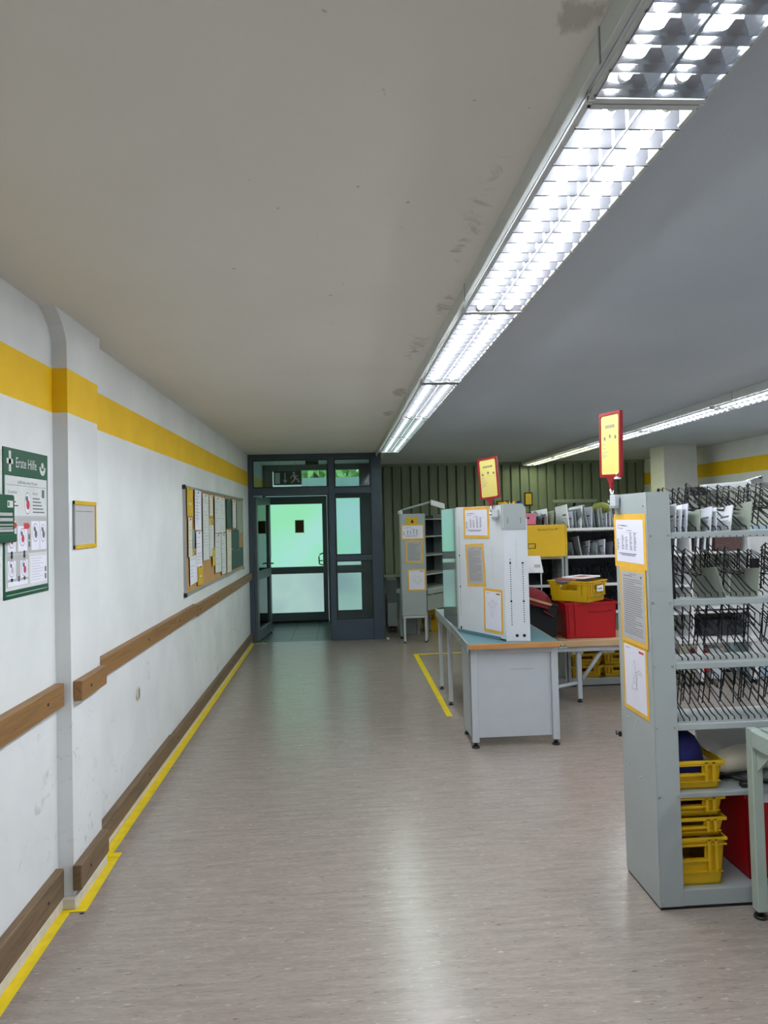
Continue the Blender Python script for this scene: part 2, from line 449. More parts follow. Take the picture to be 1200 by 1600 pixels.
board((3.31, 3.69), .075, .185, XL+.066, XL+.104, mat_rail_dirty, 'kick_board', 'short battered kick board at the foot of the wall pier')
board((3.70, 5.4), .045, .15, XL, XL+.036, mat_rail_dirty, 'kick_board', 'low oak kick board starting behind the wall pier')
board((5.403, 10.2), .04, .14, XL, XL+.034, mat_rail_dirty, 'kick_board', 'far low kick board reaching to the entrance screen')
mb = MB()
path = [(XL, 1.0), (XL, 3.325), (XL+.066, 3.325), (XL+.066, 3.70), (XL, 3.70), (XL, 10.2)]
mb.box(XL, XL+.028, 1.0, 3.30, 0, .052, mat_cove, .006)
mb.box(XL, XL+.084, 3.295, 3.325, 0, .052, mat_cove, .006)
mb.box(XL+.064, XL+.086, 3.3, 3.72, 0, .05, mat_cove, .006)
mb.box(XL, XL+.026, 3.70, 10.2, 0, .040, mat_cove, .005)
struct(mb.build('baseboard_left'))
# yellow floor tape, thin strips lying on the linoleum
mb = MB(); TZ = .0015
def strip(mb, a, b, c, d, z=0): mb.prism([a, b, c, d], .0002+z, TZ+z, mat_tape)
strip(mb, (-1.232, 1.0), (-1.180, 1.0), (-1.206, 3.312), (-1.262, 3.30))
strip(mb, (-1.262, 3.275), (-1.138, 3.275), (-1.138, 3.335), (-1.240, 3.335), .0014)
strip(mb, (-1.205, 3.29), (-1.138, 3.29), (-1.150, 3.83), (-1.215, 3.83), .0007)
strip(mb, (-1.237, 3.785), (-1.146, 3.785), (-1.146, 3.835), (-1.237, 3.835), .0028)
strip(mb, (-1.243, 3.80), (-1.192, 3.80), (-1.212, 10.2), (-1.266, 10.2))
strip(mb, (-1.266, 10.15), (-1.05, 10.15), (-1.05, 10.2), (-1.266, 10.2), .0014)
tag(mb.build('floor_tape'), 'yellow marking tape on the floor along the left wall', 'floor tape')
mb = MB()
strip(mb, (.866, 6.12), (.916, 6.12), (.935, 8.98), (.875, 8.98))
strip(mb, (.875, 8.93), (1.9, 8.93), (1.9, 8.98), (.875, 8.98), .0014)
tag(mb.build('floor_tape'), 'yellow floor tape corner marking out the bay by the desk', 'floor tape')
# small oval cable plate on the wall
mb = MB().frame((XL, 4.59, .639), (0, 1, 0), (0, 0, 1)); mb.prism([(math.cos(i*.3927)*.028, math.sin(i*.3927)*.042) for i in range(16)], 0, .012, mat_cove)
mb.rect(-.008, -.03, .006, .028, .0125, mat_hole)
tag(mb.build('wall_plate'), 'small oval plate low on the scuffed left wall', 'plate')

# ------------------------------------------------------------------ first aid poster, sign, frame, pin board
U, V = (0, 1, 0), (0, 0, 1)
PX = XL+.001
def on_left(y, z, x=PX): return MB().frame((x, y, z), U, V)
t = thing('first_aid_poster', 'white and green first aid instruction poster on the left wall', 'poster', (XL, 3.02, 1.40))
mb = on_left(2.815, 1.401); w, h = .418, .584
mb.box(0, w, 0, h, 0, .003, mat_green)
mb.box(.012, w-.012, .032, h-.108, .003, .0035, mat_paper3)
mb.build('sheet', None, t, True)
mb = on_left(2.815, 1.401); L = .0040
mb.rect(.028, h-.062, .082, h-.042, L, mat_paper3); mb.rect(.045, h-.092, .065, h-.012, L, mat_paper3)
mb.text('Erste Hilfe', .105, h-.072, .058, L, mat_paper3, .80)
mb.disc(.362, h-.048, .013, L, mat_paper3)
arc = [(.362+.032*math.cos(R(a)), h-.055+.036*math.sin(R(a)), L) for a in range(180, 361, 15)]
mb.face(arc + [(.362+.017*math.cos(R(a)), h-.055+.016*math.sin(R(a)), L) for a in range(360, 179, -15)], mat_paper3)
mb.build('header_lettering', None, t, True)
mb = on_left(2.815, 1.401)
mb.text('Auffinden einer Person', .12, .448, .020, L, mat_ink)
mb.rect(.02, .440, w-.02, .4415, L, mat_ink); mb.rect(.02, .318, w-.02, .3195, L, mat_ink)
mb.text('Grundsätze', .035, .408, .017, L, mat_ink); mb.text('Notruf', .26, .408, .017, L, mat_ink)
for i in range(4): mb.rect(.035, .388-i*.015, .035+.05+.02*(i % 3), .393-i*.015, L, mat_ink)
for i in range(5): mb.rect(.26, .390-i*.014, .26+.07+.012*i, .395-i*.014, L, mat_ink)
mb.rect(.352, .398, .378, .432, L, mat_ink)
def oval(u, v, rx, ry, a, b):
    mb.disc(u, v, ry, L, mat_ink, 18, rx/ry); mb.disc(u, v, ry*.93, L+.0002, mat_paper, 18, rx/ry)
    mb.disc(u+.004, v-.006, ry*.45, L+.0004, a, 10, .8); mb.disc(u-.006, v+ry*.4, ry*.28, L+.0004, b, 10)
oval(.21, .372, .026, .045, mat_ink_red, mat_ink)
for u0, u1, v0, v1 in ((.018, .400, .170, .316), (.018, .22, .045, .168), ):
    mb.rect(u0, v0, u1, v1, .0037, mat_paper2)
for u0, u1, v0, v1 in ((.03, .10, .18, .30), (.12, .205, .18, .28), (.245, .325, .18, .30), (.33, .395, .18, .30), (.03, .10, .075, .145), (.14, .21, .075, .145), (.235, .395, .045, .155), (.03, .21, .047, .065)):
    mb.rect(u0, v0, u1, v1, .0038, mat_paper)
for u, v in ((.082, .283), (.200, .280)):
    mb.face(((u-.026, v-.012, L), (u+.018, v-.012, L), (u+.032, v, L), (u+.018, v+.012, L), (u-.026, v+.012, L)), mat_ink_red)
oval(.064, .232, .028, .038, mat_ink_red, mat_ink_red); oval(.160, .236, .028, .036, mat_ink_red, mat_ink)
oval(.284, .252, .030, .038, mat_ink, mat_ink); oval(.362, .250, .026, .038, mat_ink, mat_ink)
oval(.064, .115, .028, .032, mat_paper2, mat_ink); oval(.176, .112, .026, .034, mat_ink_red, mat_ink)
for u, v0, v1 in ((.045, .300, .345), (.064, .150, .182), (.176, .150, .182), (.064, .062, .078), (.176, .062, .078)):
    mb.rect(u-.008, v0+.01, u+.008, v1, L+.0006, mat_exit_green); mb.face(((u-.013, v0+.012, L+.0006), (u, v0, L+.0006), (u+.013, v0+.012, L+.0006)), mat_exit_green)
for i in range(9): mb.rect(.245, .145-i*.011, .245+random.uniform(.08, .14), .147-i*.011, L, mat_paper2)
for u, v in ((.215, .225), (.215, .195), (.375, .085), (.375, .055), (.118, .062)): mb.rect(u, v, u+.016, v+.022, L+.0004, mat_ink)
mb.rect(.02, .014, w-.02, .016, L, mat_paper3)
mb.build('printed_pictograms', None, t, True)
t = thing('rescue_sign', 'small green rounded sign overlapping the edge of the first aid poster', 'sign', (XL+.02, 2.8, 1.62))
mb = MB().frame((XL+.012, 0, 0), U, V)
mb.prism(rrect(2.60, 1.625, 2.862, 1.80, .012), 0, .012, mat_green); mb.box(2.60, 2.868, 1.62, 1.652, 0, .02, mat_green, .004)
mb.build('plate', None, t, True)
mb = MB().frame((XL+.0245, 0, 0), U, V)
mb.rect(2.803, 1.752, 2.850, 1.778, 0, mat_paper3); mb.rect(2.807, 1.757, 2.818, 1.773, .0003, mat_green)
for v, u in ((1.720, 2.845), (1.700, 2.848), (1.684, 2.850), (1.672, 2.846)): mb.rect(2.62, v, u, v+(.012 if v > 1.69 else .005), 0, mat_paper2)
mb.rect(2.62, 1.660, 2.852, 1.669, 0, mat_paper2)
mb.build('sign_print', None, t, True)
mb = MB().frame((XL, 0, 0), U, V); mb.box(2.66, 2.68, 1.66, 1.76, 0, .014, mat_green); mb.build('bracket', None, t, True)

t = thing('document_frame', 'grey document frame with yellow edging on the wall pier', 'frame', (XL+.066, 3.5, 1.575))
o = Vector((XL+.067, 3.357, 1.578)); mb = MB().frame(o, U, V)
mb.box(0, .278, 0, .208, 0, .004, mat_paper2); mb.rect(.02, .165, .25, .168, .0045, mat_ink); mb.build('sheet', None, t, True)
mb = MB().frame(o, U, V)
mb.box(-.008, .286, .196, .214, .001, .010, mat_yellow, .001); mb.box(-.008, .286, -.006, .012, .001, .010, mat_yellow, .001)
mb.box(-.008, 0, -.006, .214, .001, .010, mat_grey_dark); mb.box(.276, .286, -.006, .214, .001, .009, mat_yellow); mb.build('edging', None, t, True)

t = thing('pin_board', 'long cork pin board crowded with papers on the left wall', 'board', (XL, 7.75, 1.07))
mb = MB().frame((XL, 0, 0), U, V); mb.box(5.98, 9.45, 1.105, 1.98, 0, .012, mat_cork); mb.build('cork_panel', None, t, True)
mb = MB().frame((XL, 0, 0), U, V)
mb.box(5.965, 9.465, 1.09, 1.112, 0, .020, mat_alu); mb.box(5.965, 9.465, 1.972, 1.992, 0, .020, mat_alu)
for u in (5.965, 8.02, 9.445): mb.box(u, u+.022, 1.09, 1.992, 0, .022, mat_alu)
for u in (5.955, 9.45):
    for v in (1.082, 1.962): mb.box(u, u+.035, v, v+.035, 0, .024, mat_black)
mb.build('board_frame', None, t, True)
# papers on the board: (y0, y1, z0, z1, material, colour words, tilt)
sheets = [(6.02, 6.26, 1.74, 1.98, mat_yellow, 'bright yellow sheet at the top near corner of the pin board'),
          (6.05, 6.20, 1.40, 1.73, mat_cream, 'cream sheet hanging under the yellow sheet on the pin board'),
          (6.33, 6.62, 1.62, 1.97, mat_paper, 'white notice with a vertical rule high on the pin board'),
          (6.36, 6.62, 1.30, 1.61, mat_paper, 'white printed notice hanging below the ruled notice on the pin board'),
          (6.10, 6.40, 1.17, 1.46, mat_paper, 'white list with a yellow heading low on the near end of the pin board'),
          (6.42, 6.65, 1.135, 1.31, mat_yellow, 'yellow printed sheet at the bottom of the pin board'),
          (6.20, 6.30, 1.46, 1.63, mat_grey_dark, 'dark grey leaflet pinned among the white notices'),
          (6.68, 6.98, 1.34, 1.95, mat_paper3, 'tall pale sheet in the middle of the near pin board panel'),
          (7.02, 7.26, 1.36, 1.72, mat_paper3, 'pale sheet with a yellow heading on the pin board'),
          (7.04, 7.22, 1.75, 1.95, mat_cream, 'cream card at the top of the near pin board panel'),
          (7.16, 7.30, 1.26, 1.44, mat_yellow, 'narrow yellow strip of paper beside the long lists'),
          (7.32, 7.68, 1.58, 1.95, mat_paper3, 'upper near page of the long lists on the pin board'),
          (7.70, 7.98, 1.58, 1.95, mat_paper3, 'upper far page of the long lists on the pin board'),
          (7.32, 7.68, 1.18, 1.57, mat_paper3, 'lower near page of the long lists on the pin board'),
          (7.70, 7.98, 1.14, 1.57, mat_paper3, 'lower far page of the long lists on the pin board'),
          (8.06, 8.38, 1.13, 1.60, mat_cream, 'pale sheet beside the dark green panels on the pin board'),
          (8.10, 8.46, 1.62, 1.95, mat_green_dark, 'upper dark green sheet on the far pin board panel'),
          (8.40, 9.05, 1.38, 1.60, mat_green_dark, 'middle dark green sheet on the far pin board panel'),
          (8.42, 9.40, 1.14, 1.37, mat_green_dark, 'lowest dark green sheet on the far pin board panel'),
          (8.52, 8.80, 1.62, 1.95, mat_paper3, 'pale notice beside the upper dark green sheet'),
          (8.90, 9.38, 1.55, 1.95, mat_env3, 'greenish notice at the far end of the pin board')]
for k, (y0, y1, z0, z1, m, lab) in enumerate(sheets):
    c = Vector((XL+.0245+(k % 4)*.0012, (y0+y1)/2, (z0+z1)/2)); a = R(random.uniform(-2.2, 2.2)); w, h = y1-y0, z1-z0
    mb = MB().frame(c, (0, math.cos(a), math.sin(a)), (0, -math.sin(a), math.cos(a)))
    mb.box(-w/2, w/2, -h/2, h/2, 0, .0008, m)
    if m in (mat_paper, mat_paper3, mat_cream):
        n = int(h/.028)
        for i in range(1, n):
            if random.random() < .7: mb.rect(-w*.42, h/2-i*.028, -w*.42+w*random.uniform(.3, .8), h/2-i*.028+.006, .0012, mat_paper2)
    if 'yellow heading' in lab: mb.rect(-w/2, h/2-.06, w/2, h/2, .0011, mat_yellow); mb.rect(w*.1, h/2-.05, w*.3, h/2-.02, .0014, mat_ink)
    if 'vertical rule' in lab: mb.rect(-w*.2, -h*.35, -w*.17, h*.3, .0013, mat_ink)
    if m is mat_yellow: mb.rect(-w*.2, -h*.1, w*.25, -h*.02, .0012, mat_cream)
    mb.cyl((0, h/2-.015, 0), .006, .008, mat_ink_red if k % 2 else mat_paper2, 8)
    tag(mb.build('pinned_sheet'), lab, 'paper', 'papers on the pin board')

# ------------------------------------------------------------------ ceiling lights
def light_housing(p):
    mb = MB(); mb.box(-.13, .13, -.783, .783, .068, .072, mat_steel_white); mb.box(-.13, -.124, -.783, .783, .022, .068, mat_steel_white)
    mb.box(.124, .13, -.783, .783, .022, .068, mat_steel_white); mb.box(-.13, .13, -.783, -.777, .004, .068, mat_steel_white); mb.box(-.13, .13, .777, .783, .004, .068, mat_steel_white)
    mb.build('housing', None, p)
def light_louvre(p, m, mirror=False):
    mb = MB()
    for s in (-1, 1):
        mb.box(s*.13, s*.118, -.783, .783, .008, .014, mat_trunk)
        mb.box(-.118, .118, s*.783, s*.765, 0, .012, mat_trunk)
    mb.build('louvre_frame', None, p)
    mb = MB(); n = 19
    mb.box(-.0035 if mirror else -.0012, .0035 if mirror else .0012, -.765, .765, .003, .036 if mirror else .013, mat_grey_dark if not mirror else m)
    for i in range(n):
        y = -.765+1.53*i/(n-1)
        for s in (-1, 1):
            a, b = (.004, .123)
            if mirror:                                                # wedge-shaped parabolic blade
                P = [(y-.014, .046), (y-.004, .018), (y-.0012, .003), (y+.0012, .003), (y+.004, .018), (y+.014, .046)]
                A = [(s*a, q[0], q[1]) for q in P]; B = [(s*b, q[0], q[1]) for q in P]
                for k in range(5): mb.face((A[k], A[k+1], B[k+1], B[k]), m)
            else:
                mb.box(s*a, s*b, y-.0026, y+.0026, .003, .050, m)
    for s in (-1, 1) if mirror else ():                               # side reflectors
        prev = None
        for k in range(6):
            q = (s*(.118-.022*(k/5)**2), .003+.048*k/5)
            if prev: mb.face(((prev[0], -.765, prev[1]), (prev[0], .765, prev[1]), (q[0], .765, q[1]), (q[0], -.765, q[1])), m)
            prev = q
            if mirror: pass
        if mirror:
            prev = None
            for k in range(6):
                q = (s*(.004+.022*(k/5)**2), .003+.048*k/5)
                if prev: mb.face(((prev[0], -.765, prev[1]), (prev[0], .765, prev[1]), (q[0], .765, q[1]), (q[0], -.765, q[1])), m)
                prev = q
    mb.build('louvre_blades', None, p)
def light_tubes(p, m, z=.018):
    for s in (-1, 1):
        mb = MB(); mb.tube([(s*.062, -.745, z), (s*.062, .745, z)], .0125, m, 8); t = mb.build('tube', None, p)
        part(t, 'glowing fluorescent tube')
        MB().cyl((s*.062, -.77, z), .013, .025, mat_steel_white, 8, 'y').build('tube_cap', None, t); MB().cyl((s*.062, .745, z), .013, .025, mat_steel_white, 8, 'y').build('tube_cap', None, t)
def make_light(loc, m, tube, label, group, mirror=False):
    p = thing('ceiling_light', label, 'ceiling light', loc, 0, group)
    light_housing(p); light_louvre(p, m, mirror); light_tubes(p, tube, .040 if mirror else .018)
    return p
G1, G2 = 'lights of the near trunking', 'lights of the far right trunking'
LX, LZ = .68, 2.55
make_light((LX, .705, LZ), mat_mirror, mat_tube, 'mirror-louvred strip light cut off by the top of the photo', G1, True)
l_white = make_light((LX, 2.275, LZ), mat_louvre, mat_tube, 'white louvred strip light next after the mirror-louvred one', G1)
dup(l_white, (LX, 3.845, LZ), label='third strip light from the top in the near trunking')
l_dim = make_light((LX, 5.475, LZ), mat_louvre, mat_tube_dim, 'fourth strip light from the top in the near trunking', G1)
l_mint = make_light((LX, 7.05, LZ), mat_louvre, mat_tube_mint, 'mint-tinted strip light, last but one towards the entrance in the near trunking', G1)
dup(l_mint, (LX, 8.62, LZ), label='strip light of the near trunking closest to the entrance screen')
RX = 3.32
ys = [11.55, 9.95, 8.36, 6.77, 5.18, 3.59, 2.0, .4]
l_yel = make_light((RX, ys[0], LZ), mat_louvre, mat_tube_yellow, 'yellowish strip light at the far end of the right-hand trunking', G2)
names2 = ['yellow-white strip light second from the far end of the right-hand trunking', 'third strip light from the far end of the right-hand trunking', 'fourth strip light from the far end of the right-hand trunking',
          'strip light of the right-hand trunking cut by the edge of the photo']
dup(l_yel, (RX, ys[1], LZ), label=names2[0])
for k in (2, 3, 4): dup(l_dim, (RX, ys[k], LZ), label=names2[k-1], group=G2)
for k, y in enumerate(ys[5:]): dup(l_white, (RX, y, LZ), label=['first', 'second', 'third'][k]+' unseen strip light added to the right-hand trunking to light the hall', group=G2)  # unseen lights, added because the hall needs their light
dup(l_white, (LX, -.88, LZ), label='unseen strip light added to the near trunking behind the viewer')  # unseen light added behind the viewpoint to help light the room
def trunk(x, y0, y1, label, wl=0):
    mb = MB()
    mb.box(x-.148-wl, x-.131, y0, y1, LZ+.022, CEIL, mat_trunk, .002); mb.box(x+.131, x+.142, y0, y1, LZ+.022, CEIL, mat_trunk, .002)
    mb.box(x-.131, x+.131, y0, y1, LZ+.0725, CEIL, mat_trunk)
    for y in (1.36, 2.9, 5.6, 8.2):
        if y0 < y < y1: mb.box(x-.150-wl, x-.148-wl, y, y+.006, LZ+.005, CEIL, mat_grey_dark)
    return tag(mb.build('light_trunking'), label, 'trunking')
trunk(LX, -1.7, 10.2, 'long grey-white lighting trunking above the gangway')
trunk(RX, -.5, 12.36, 'long grey-white lighting trunking over the right side of the hall')

# ------------------------------------------------------------------ entrance screen, door_1 (inner) and door_2 (outer)
t = bpy.data.objects.new('door_1', None); C.objects.link(t); struct(t)
y0, y1 = YD-.035, YD+.035
fr = MB()
def fb(x0, x1, z0, z1): fr.box(x0, x1, y0, y1, z0, z1, mat_frame, .004)
fb(XL, -1.205, 0, 2.60); fb(-.145, -.062, 0, 2.60); fb(.45, .605, 0, 2.60)
fb(-1.205, -.145, 2.55, 2.60); fb(-.062, .45, 2.55, 2.60); fb(-1.205, -.145, 2.055, 2.16); fb(-.062, .45, 2.06, 2.15)
fb(-.062, .45, 1.11, 1.19); fb(-.062, .45, .0, .29)
fr.box(.458, .598, y0-.004, y1, 0, 2.58, mat_frame, .004)
fr.box(XL, .605, y0, y1, 2.60, CEIL, mat_frame)
fr.build('screen_frame', None, t)
sl = MB()
for x0, x1, z0, z1 in ((-1.205, -.145, 2.16, 2.55), (-.062, .45, 2.15, 2.55), (-.062, .45, 1.19, 2.06), (-.062, .45, .29, 1.11)):
    sl.ring([(x0, z0), (x1, z0), (x1, z1), (x0, z1)], [(x0+.012, z0+.012), (x1-.012, z0+.012), (x1-.012, z1-.012), (x0+.012, z1-.012)], 0, .05, mat_seal)
for v in sl.b.verts: v.co = Vector((v.co.x, YD-.025+v.co.z, v.co.y))
sl.build('seal', None, t)
for x0, x1, z0, z1 in ((-1.205, -.145, 2.16, 2.55), (-.062, .45, 2.15, 2.55), (-.062, .45, 1.19, 2.06), (-.062, .45, .29, 1.11)):
    MB().box(x0+.004, x1-.004, YD-.003, YD+.003, z0+.004, z1-.004, mat_glass).build('glass_pane', None, t)
# open leaf, folded into the vestibule along the left wall
lf = MB().rotz((-1.195, YD+.04, 0), 84)
for x0, x1, z0, z1 in ((0, .10, .01, 2.04), (.88, .98, .01, 2.04), (.10, .88, 1.94, 2.04), (.10, .88, .01, .16), (.10, .88, .86, .98)): lf.box(x0, x1, -.03, .03, z0, z1, mat_frame_in, .004)
leaf = lf.build('door_leaf', None, t)
MB().rotz((-1.195, YD+.04, 0), 84).box(.10, .88, -.004, .004, .16, .86, mat_glass).box(.10, .88, -.004, .004, .98, 1.94, mat_glass).build('leaf_glass', None, leaf)
hd = MB().rotz((-1.195, YD+.04, 0), 84); hd.tube([(.93, -.03, 1.05), (.93, -.075, 1.05), (.82, -.075, 1.05)], .010, mat_chrome, 8); hd.box(.91, .95, -.036, -.03, .96, 1.14, mat_chrome)
hd.build('lever_handle', None, leaf)
cl = MB().rotz((-1.195, YD+.04, 0), 84); cl.box(.62, .66, -.05, -.03, .08, .16, mat_chrome); cl.tube([(.64, -.06, .10), (.64, -.09, .015)], .008, mat_chrome, 8); cl.build('door_stop', None, leaf)

YO = 12.2
t = bpy.data.objects.new('door_2', None); C.objects.link(t); struct(t)
o0, o1 = YO-.03, YO+.03
fr = MB()
def fo(x0, x1, z0, z1, a=o0, b=o1): fr.box(x0, x1, a, b, z0, z1, mat_frame_in, .004)
fo(XL, -1.23, 0, CEIL); fo(-.205, -.05, 0, CEIL); fo(.345, .605, 0, CEIL)
fo(XL, .605, 2.535, CEIL); fo(XL, -.2, 2.11, 2.24); fo(-.05, .345, 2.055, 2.24); fo(-.05, .345, .0, .18); fo(-.05, .345, .80, .93); fo(-.05, .345, 1.005, 1.095)
fo(-1.23, -.62, 2.24, 2.535)
fr.box(-1.225, -.21, o0, o1, 0, .03, mat_seal)
fr.build('outer_frame', None, t)
fr = MB()
a, b = YO-.045, YO+.02
fo(-1.225, -1.15, .03, 2.10, a, b); fo(-.288, -.21, .03, 2.10, a, b); fo(-1.15, -.288, 1.97, 2.10, a, b); fo(-1.15, -.288, .03, .165, a, b); fo(-1.15, -.288, .81, .925, a, b)
leaf2 = fr.build('entrance_leaf', None, t)
MB().box(-1.15, -.288, YO-.006, YO+.006, .925, 1.97, mat_frost).build('frosted_pane', None, leaf2)
MB().box(-1.15, -.288, YO-.006, YO+.006, .165, .81, mat_frost_low).build('frosted_pane', None, leaf2)
hd = MB(); hd.tube([(-.30, a, .95), (-.30, a-.06, .95), (-.35, a-.06, .97), (-.355, a-.06, 1.08), (-.335, a-.06, 1.13), (-.30, a-.06, 1.14), (-.29, a, 1.14)], .011, mat_frame, 8); hd.tube([(-.355, a-.06, 1.02), (-.29, a-.06, 1.02)], .009, mat_frame, 8)
hd.build('pull_handle', None, leaf2)
for z0, z1, m in ((1.095, 2.055, mat_frost), (.93, 1.005, mat_frost_low), (.18, .80, mat_frost_low)):
    MB().box(-.05, .345, YO-.006, YO+.006, z0, z1, m).build('sidelight_pane', None, t)
MB().box(-.62, -.205, YO-.005, YO+.005, 2.24, 2.535, mat_glass).box(-.05, .345, YO-.005, YO+.005, 2.24, 2.535, mat_glass).build('transom_pane', None, t)
MB().box(-1.10, -.62, YO-.034, YO-.03, 2.25, 2.52, mat_frost_low).build('transom_panel', None, t)
mb = MB().frame((0, YO-.0465, 0), (1, 0, 0), V); mb.box(-.745, -.595, 1.49, 1.705, 0, .004, mat_sign_yellow)
mb.m = mb.m @ Matrix.Translation((0, 0, .0)); mb.rect(-.732, 1.502, -.608, 1.693, .0046, M('dark ochre print', rgb(86, 64, 10), .5))
for v in mb.b.verts: v.co.y += .034
tag(mb.build('door_notice'), 'small dark notice with a pale border stuck on the frosted entrance door', 'notice')
# exit sign hung in the vestibule
t = thing('exit_sign', 'dark green escape route sign hanging behind the glass over the entrance', 'sign', (-.77, 11.0, 2.23))
mb = MB().frame((-.98, 11.0, 2.235), (1, 0, 0), V); w, h = .42, .212
mb.box(0, w, 0, h, -.02, .004, mat_exit_green, .003); mb.build('panel', None, t, True)
mb = MB().frame((-.98, 10.9955, 2.235), (1, 0, 0), V)
mb.rect(.018, .022, .095, .185, 0, mat_env2)
mb.rect(.165, .05, .18, .185, 0, mat_env2); mb.face(((.140, .075, 0), (.1725, .025, 0), (.205, .075, 0), (.19, .075, 0), (.1725, .05, 0), (.155, .075, 0)), mat_env2)
mb.disc(.305, .178, .018, 0, mat_env2, 12)
for a, b, r in (((.305, .155), (.325, .095), .016), ((.325, .095), (.365, .085), .010), ((.365, .085), (.368, .045), .008), ((.368, .045), (.392, .05), .007), ((.320, .095), (.300, .06), .010), ((.300, .06), (.265, .035), .008), ((.305, .15), (.270, .13), .007), ((.270, .13), (.255, .10), .006), ((.315, .145), (.345, .125), .007), ((.345, .125), (.365, .14), .006)):
    d = (Vector(b)-Vector(a)).normalized(); n = Vector((-d.y, d.x))*r
    A, B = Vector(a), Vector(b)
    mb.face([(*p, .0003) for p in (A+n, A-n, B-n, B+n)], mat_env2)
mb.build('pictogram', None, t, True)
mb = MB(); mb.cyl((-.9, 10.995, 2.44), .004, .19, mat_chrome, 6); mb.cyl((-.65, 10.995, 2.44), .004, .19, mat_chrome, 6); mb.build('hanger', None, t, True)
mb = MB().box(-.50, -.30, 11.0, 11.08, 2.535, CEIL, mat_seal, .012, 2)
tag(mb.build('motion_sensor'), 'dark motion sensor under the vestibule ceiling', 'sensor')
# outside
struct(MB().box(-9, 12, 12.62, 40, -.25, -.1).build('outside_paving', mat_street))
tag(MB().box(-7, 9, 24, 24.6, -.1, 3.12, mat_facade).build('outside_building'), 'grey-green building across the yard seen through the transom', 'building')
mb = MB(); random.seed(3)
for i in range(1500):
    c = Vector((random.uniform(-6, 7), random.uniform(27, 29), random.uniform(2.7, 6)))
    a = random.uniform(0, 6.28); u = Vector((math.cos(a), .3*math.sin(a), math.sin(a)))*.3; v = Vector((-math.sin(a), .5, math.cos(a)))*.2
    mb.face((c-u, c-v*.6, c+u, c+v*.6), mat_leaf)
for x in (-4, -1, 2, 5): mb.tube([(x, 28, -.1), (x+.2, 28, 4.5)], [.2, .1], M('bark', rgb(80, 66, 50), .9), 8)
cr = tag(mb.build('outside_trees'), 'bright green treetops above the building outside the entrance', 'trees', kind='stuff')

# ------------------------------------------------------------------ notices with an orange border
def notice(o, u, v, w, h, label, style, group=None, border=.022, cat='notice', bmat=None, off=0.0):
    """o: lower left corner of the orange card"""
    t = thing('bordered_notice', label, cat, o, 0, group)
    bmat = bmat or mat_orange
    mb = MB().frame(o, u, v); mb.box(0, w, 0, h, off, off+.0012, bmat, 0); mb.build('border_card', None, t, True)
    mb = MB().frame(o, u, v); b = border
    z = off+.0018; paper = mat_paper2 if style == 'text' else mat_paper
    mb.box(b, w-b, b, h-b, off+.0012, z, paper); z += .0005
    W_, H_ = w-2*b, h-2*b
    def r(x0, y0, x1, y1, m=mat_ink): mb.rect(b+x0*W_, b+y0*H_, b+x1*W_, b+y1*H_, z, m)
    if style == 'table':
        r(.08, .86, .35, .875, mat_ink_red); r(.22, .85, .45, .865, mat_ink); r(.08, .79, .13, .81); r(.16, .785, .28, .80)
        r(.42, .74, .6, .752); r(.3, .70, .85, .703)
        for cx, top in ((.22, .62), (.36, .58), (.52, .68), (.67, .68)):
            for k in range(int((top-.24)/.035)): r(cx, top-k*.035, cx+random.uniform(.05, .09), top-k*.035+.016)
        for k in range(8): r(.03, .52-k*.035, .03+random.uniform(.05, .1), .535-k*.035)
        r(.10, .19, .75, .21, mat_ink_blue); r(.18, .155, .7, .172, mat_ink_blue)
    elif style == 'text':
        r(.86, .92, .93, .95); r(.1, .93, .5, .94); r(.35, .96, .7, .966)
        for k in range(26):
            r(.08, .88-k*.032, random.choice((.92, .9, .86, .6)), .888-k*.032)
    else:
        r(.72, .93, .95, .965, mat_ink_red if style == 'map_red' else mat_ink); r(.08, .95, .3, .958)
        a = Vector((.35, .62)); ang = -1.2
        for k in range(46):
            ang += random.uniform(-.9, .9); c = a+Vector((math.cos(ang), math.sin(ang)))*.07
            if not (.15 < c.x < .85 and .3 < c.y < .8): ang += 2.2; continue
            d = (c-a); n = Vector((-d.y, d.x)).normalized()*.005
            mb.face([(b+p.x*W_, b+p.y*H_, z) for p in (a-n, c-n, c+n, a+n)], mat_paper2); a = c
    mb.build('printed_sheet', None, t, True)
    return t

# ------------------------------------------------------------------ wire dividers
def divider_mesh(d, h, arm):
    mb = MB(); r = .0030
    # bent wire in the YZ plane: foot at the front lip, diagonal to the rear upright, hooked top
    mb.tube([(0, .012, .006), (0, .016, .018), (0, .045, .024), (0, d*.80, h*.60)], r, mat_wire, 5)
    mb.tube([(0, d*.92, .004), (0, d*.80, h*.98), (0, d*.46, h*.84), (0, d*.50, h*.56), (0, d*.86, h*.78)], r, mat_wire, 5)
    if arm: mb.tube([(0, d*.85, h*.94), (0, d*.30, h*.50), (0, d*.33, h*.44), (0, d*.81, h*.47)], r, mat_wire, 5)
    me = mb.build('wire_divider'); m = me.data; bpy.data.objects.remove(me)
    return m
DIV_ARM = divider_mesh(.31, .205, True)
DIV = divider_mesh(.31, .205, False)
DIV_FAR = divider_mesh(.30, .17, False)

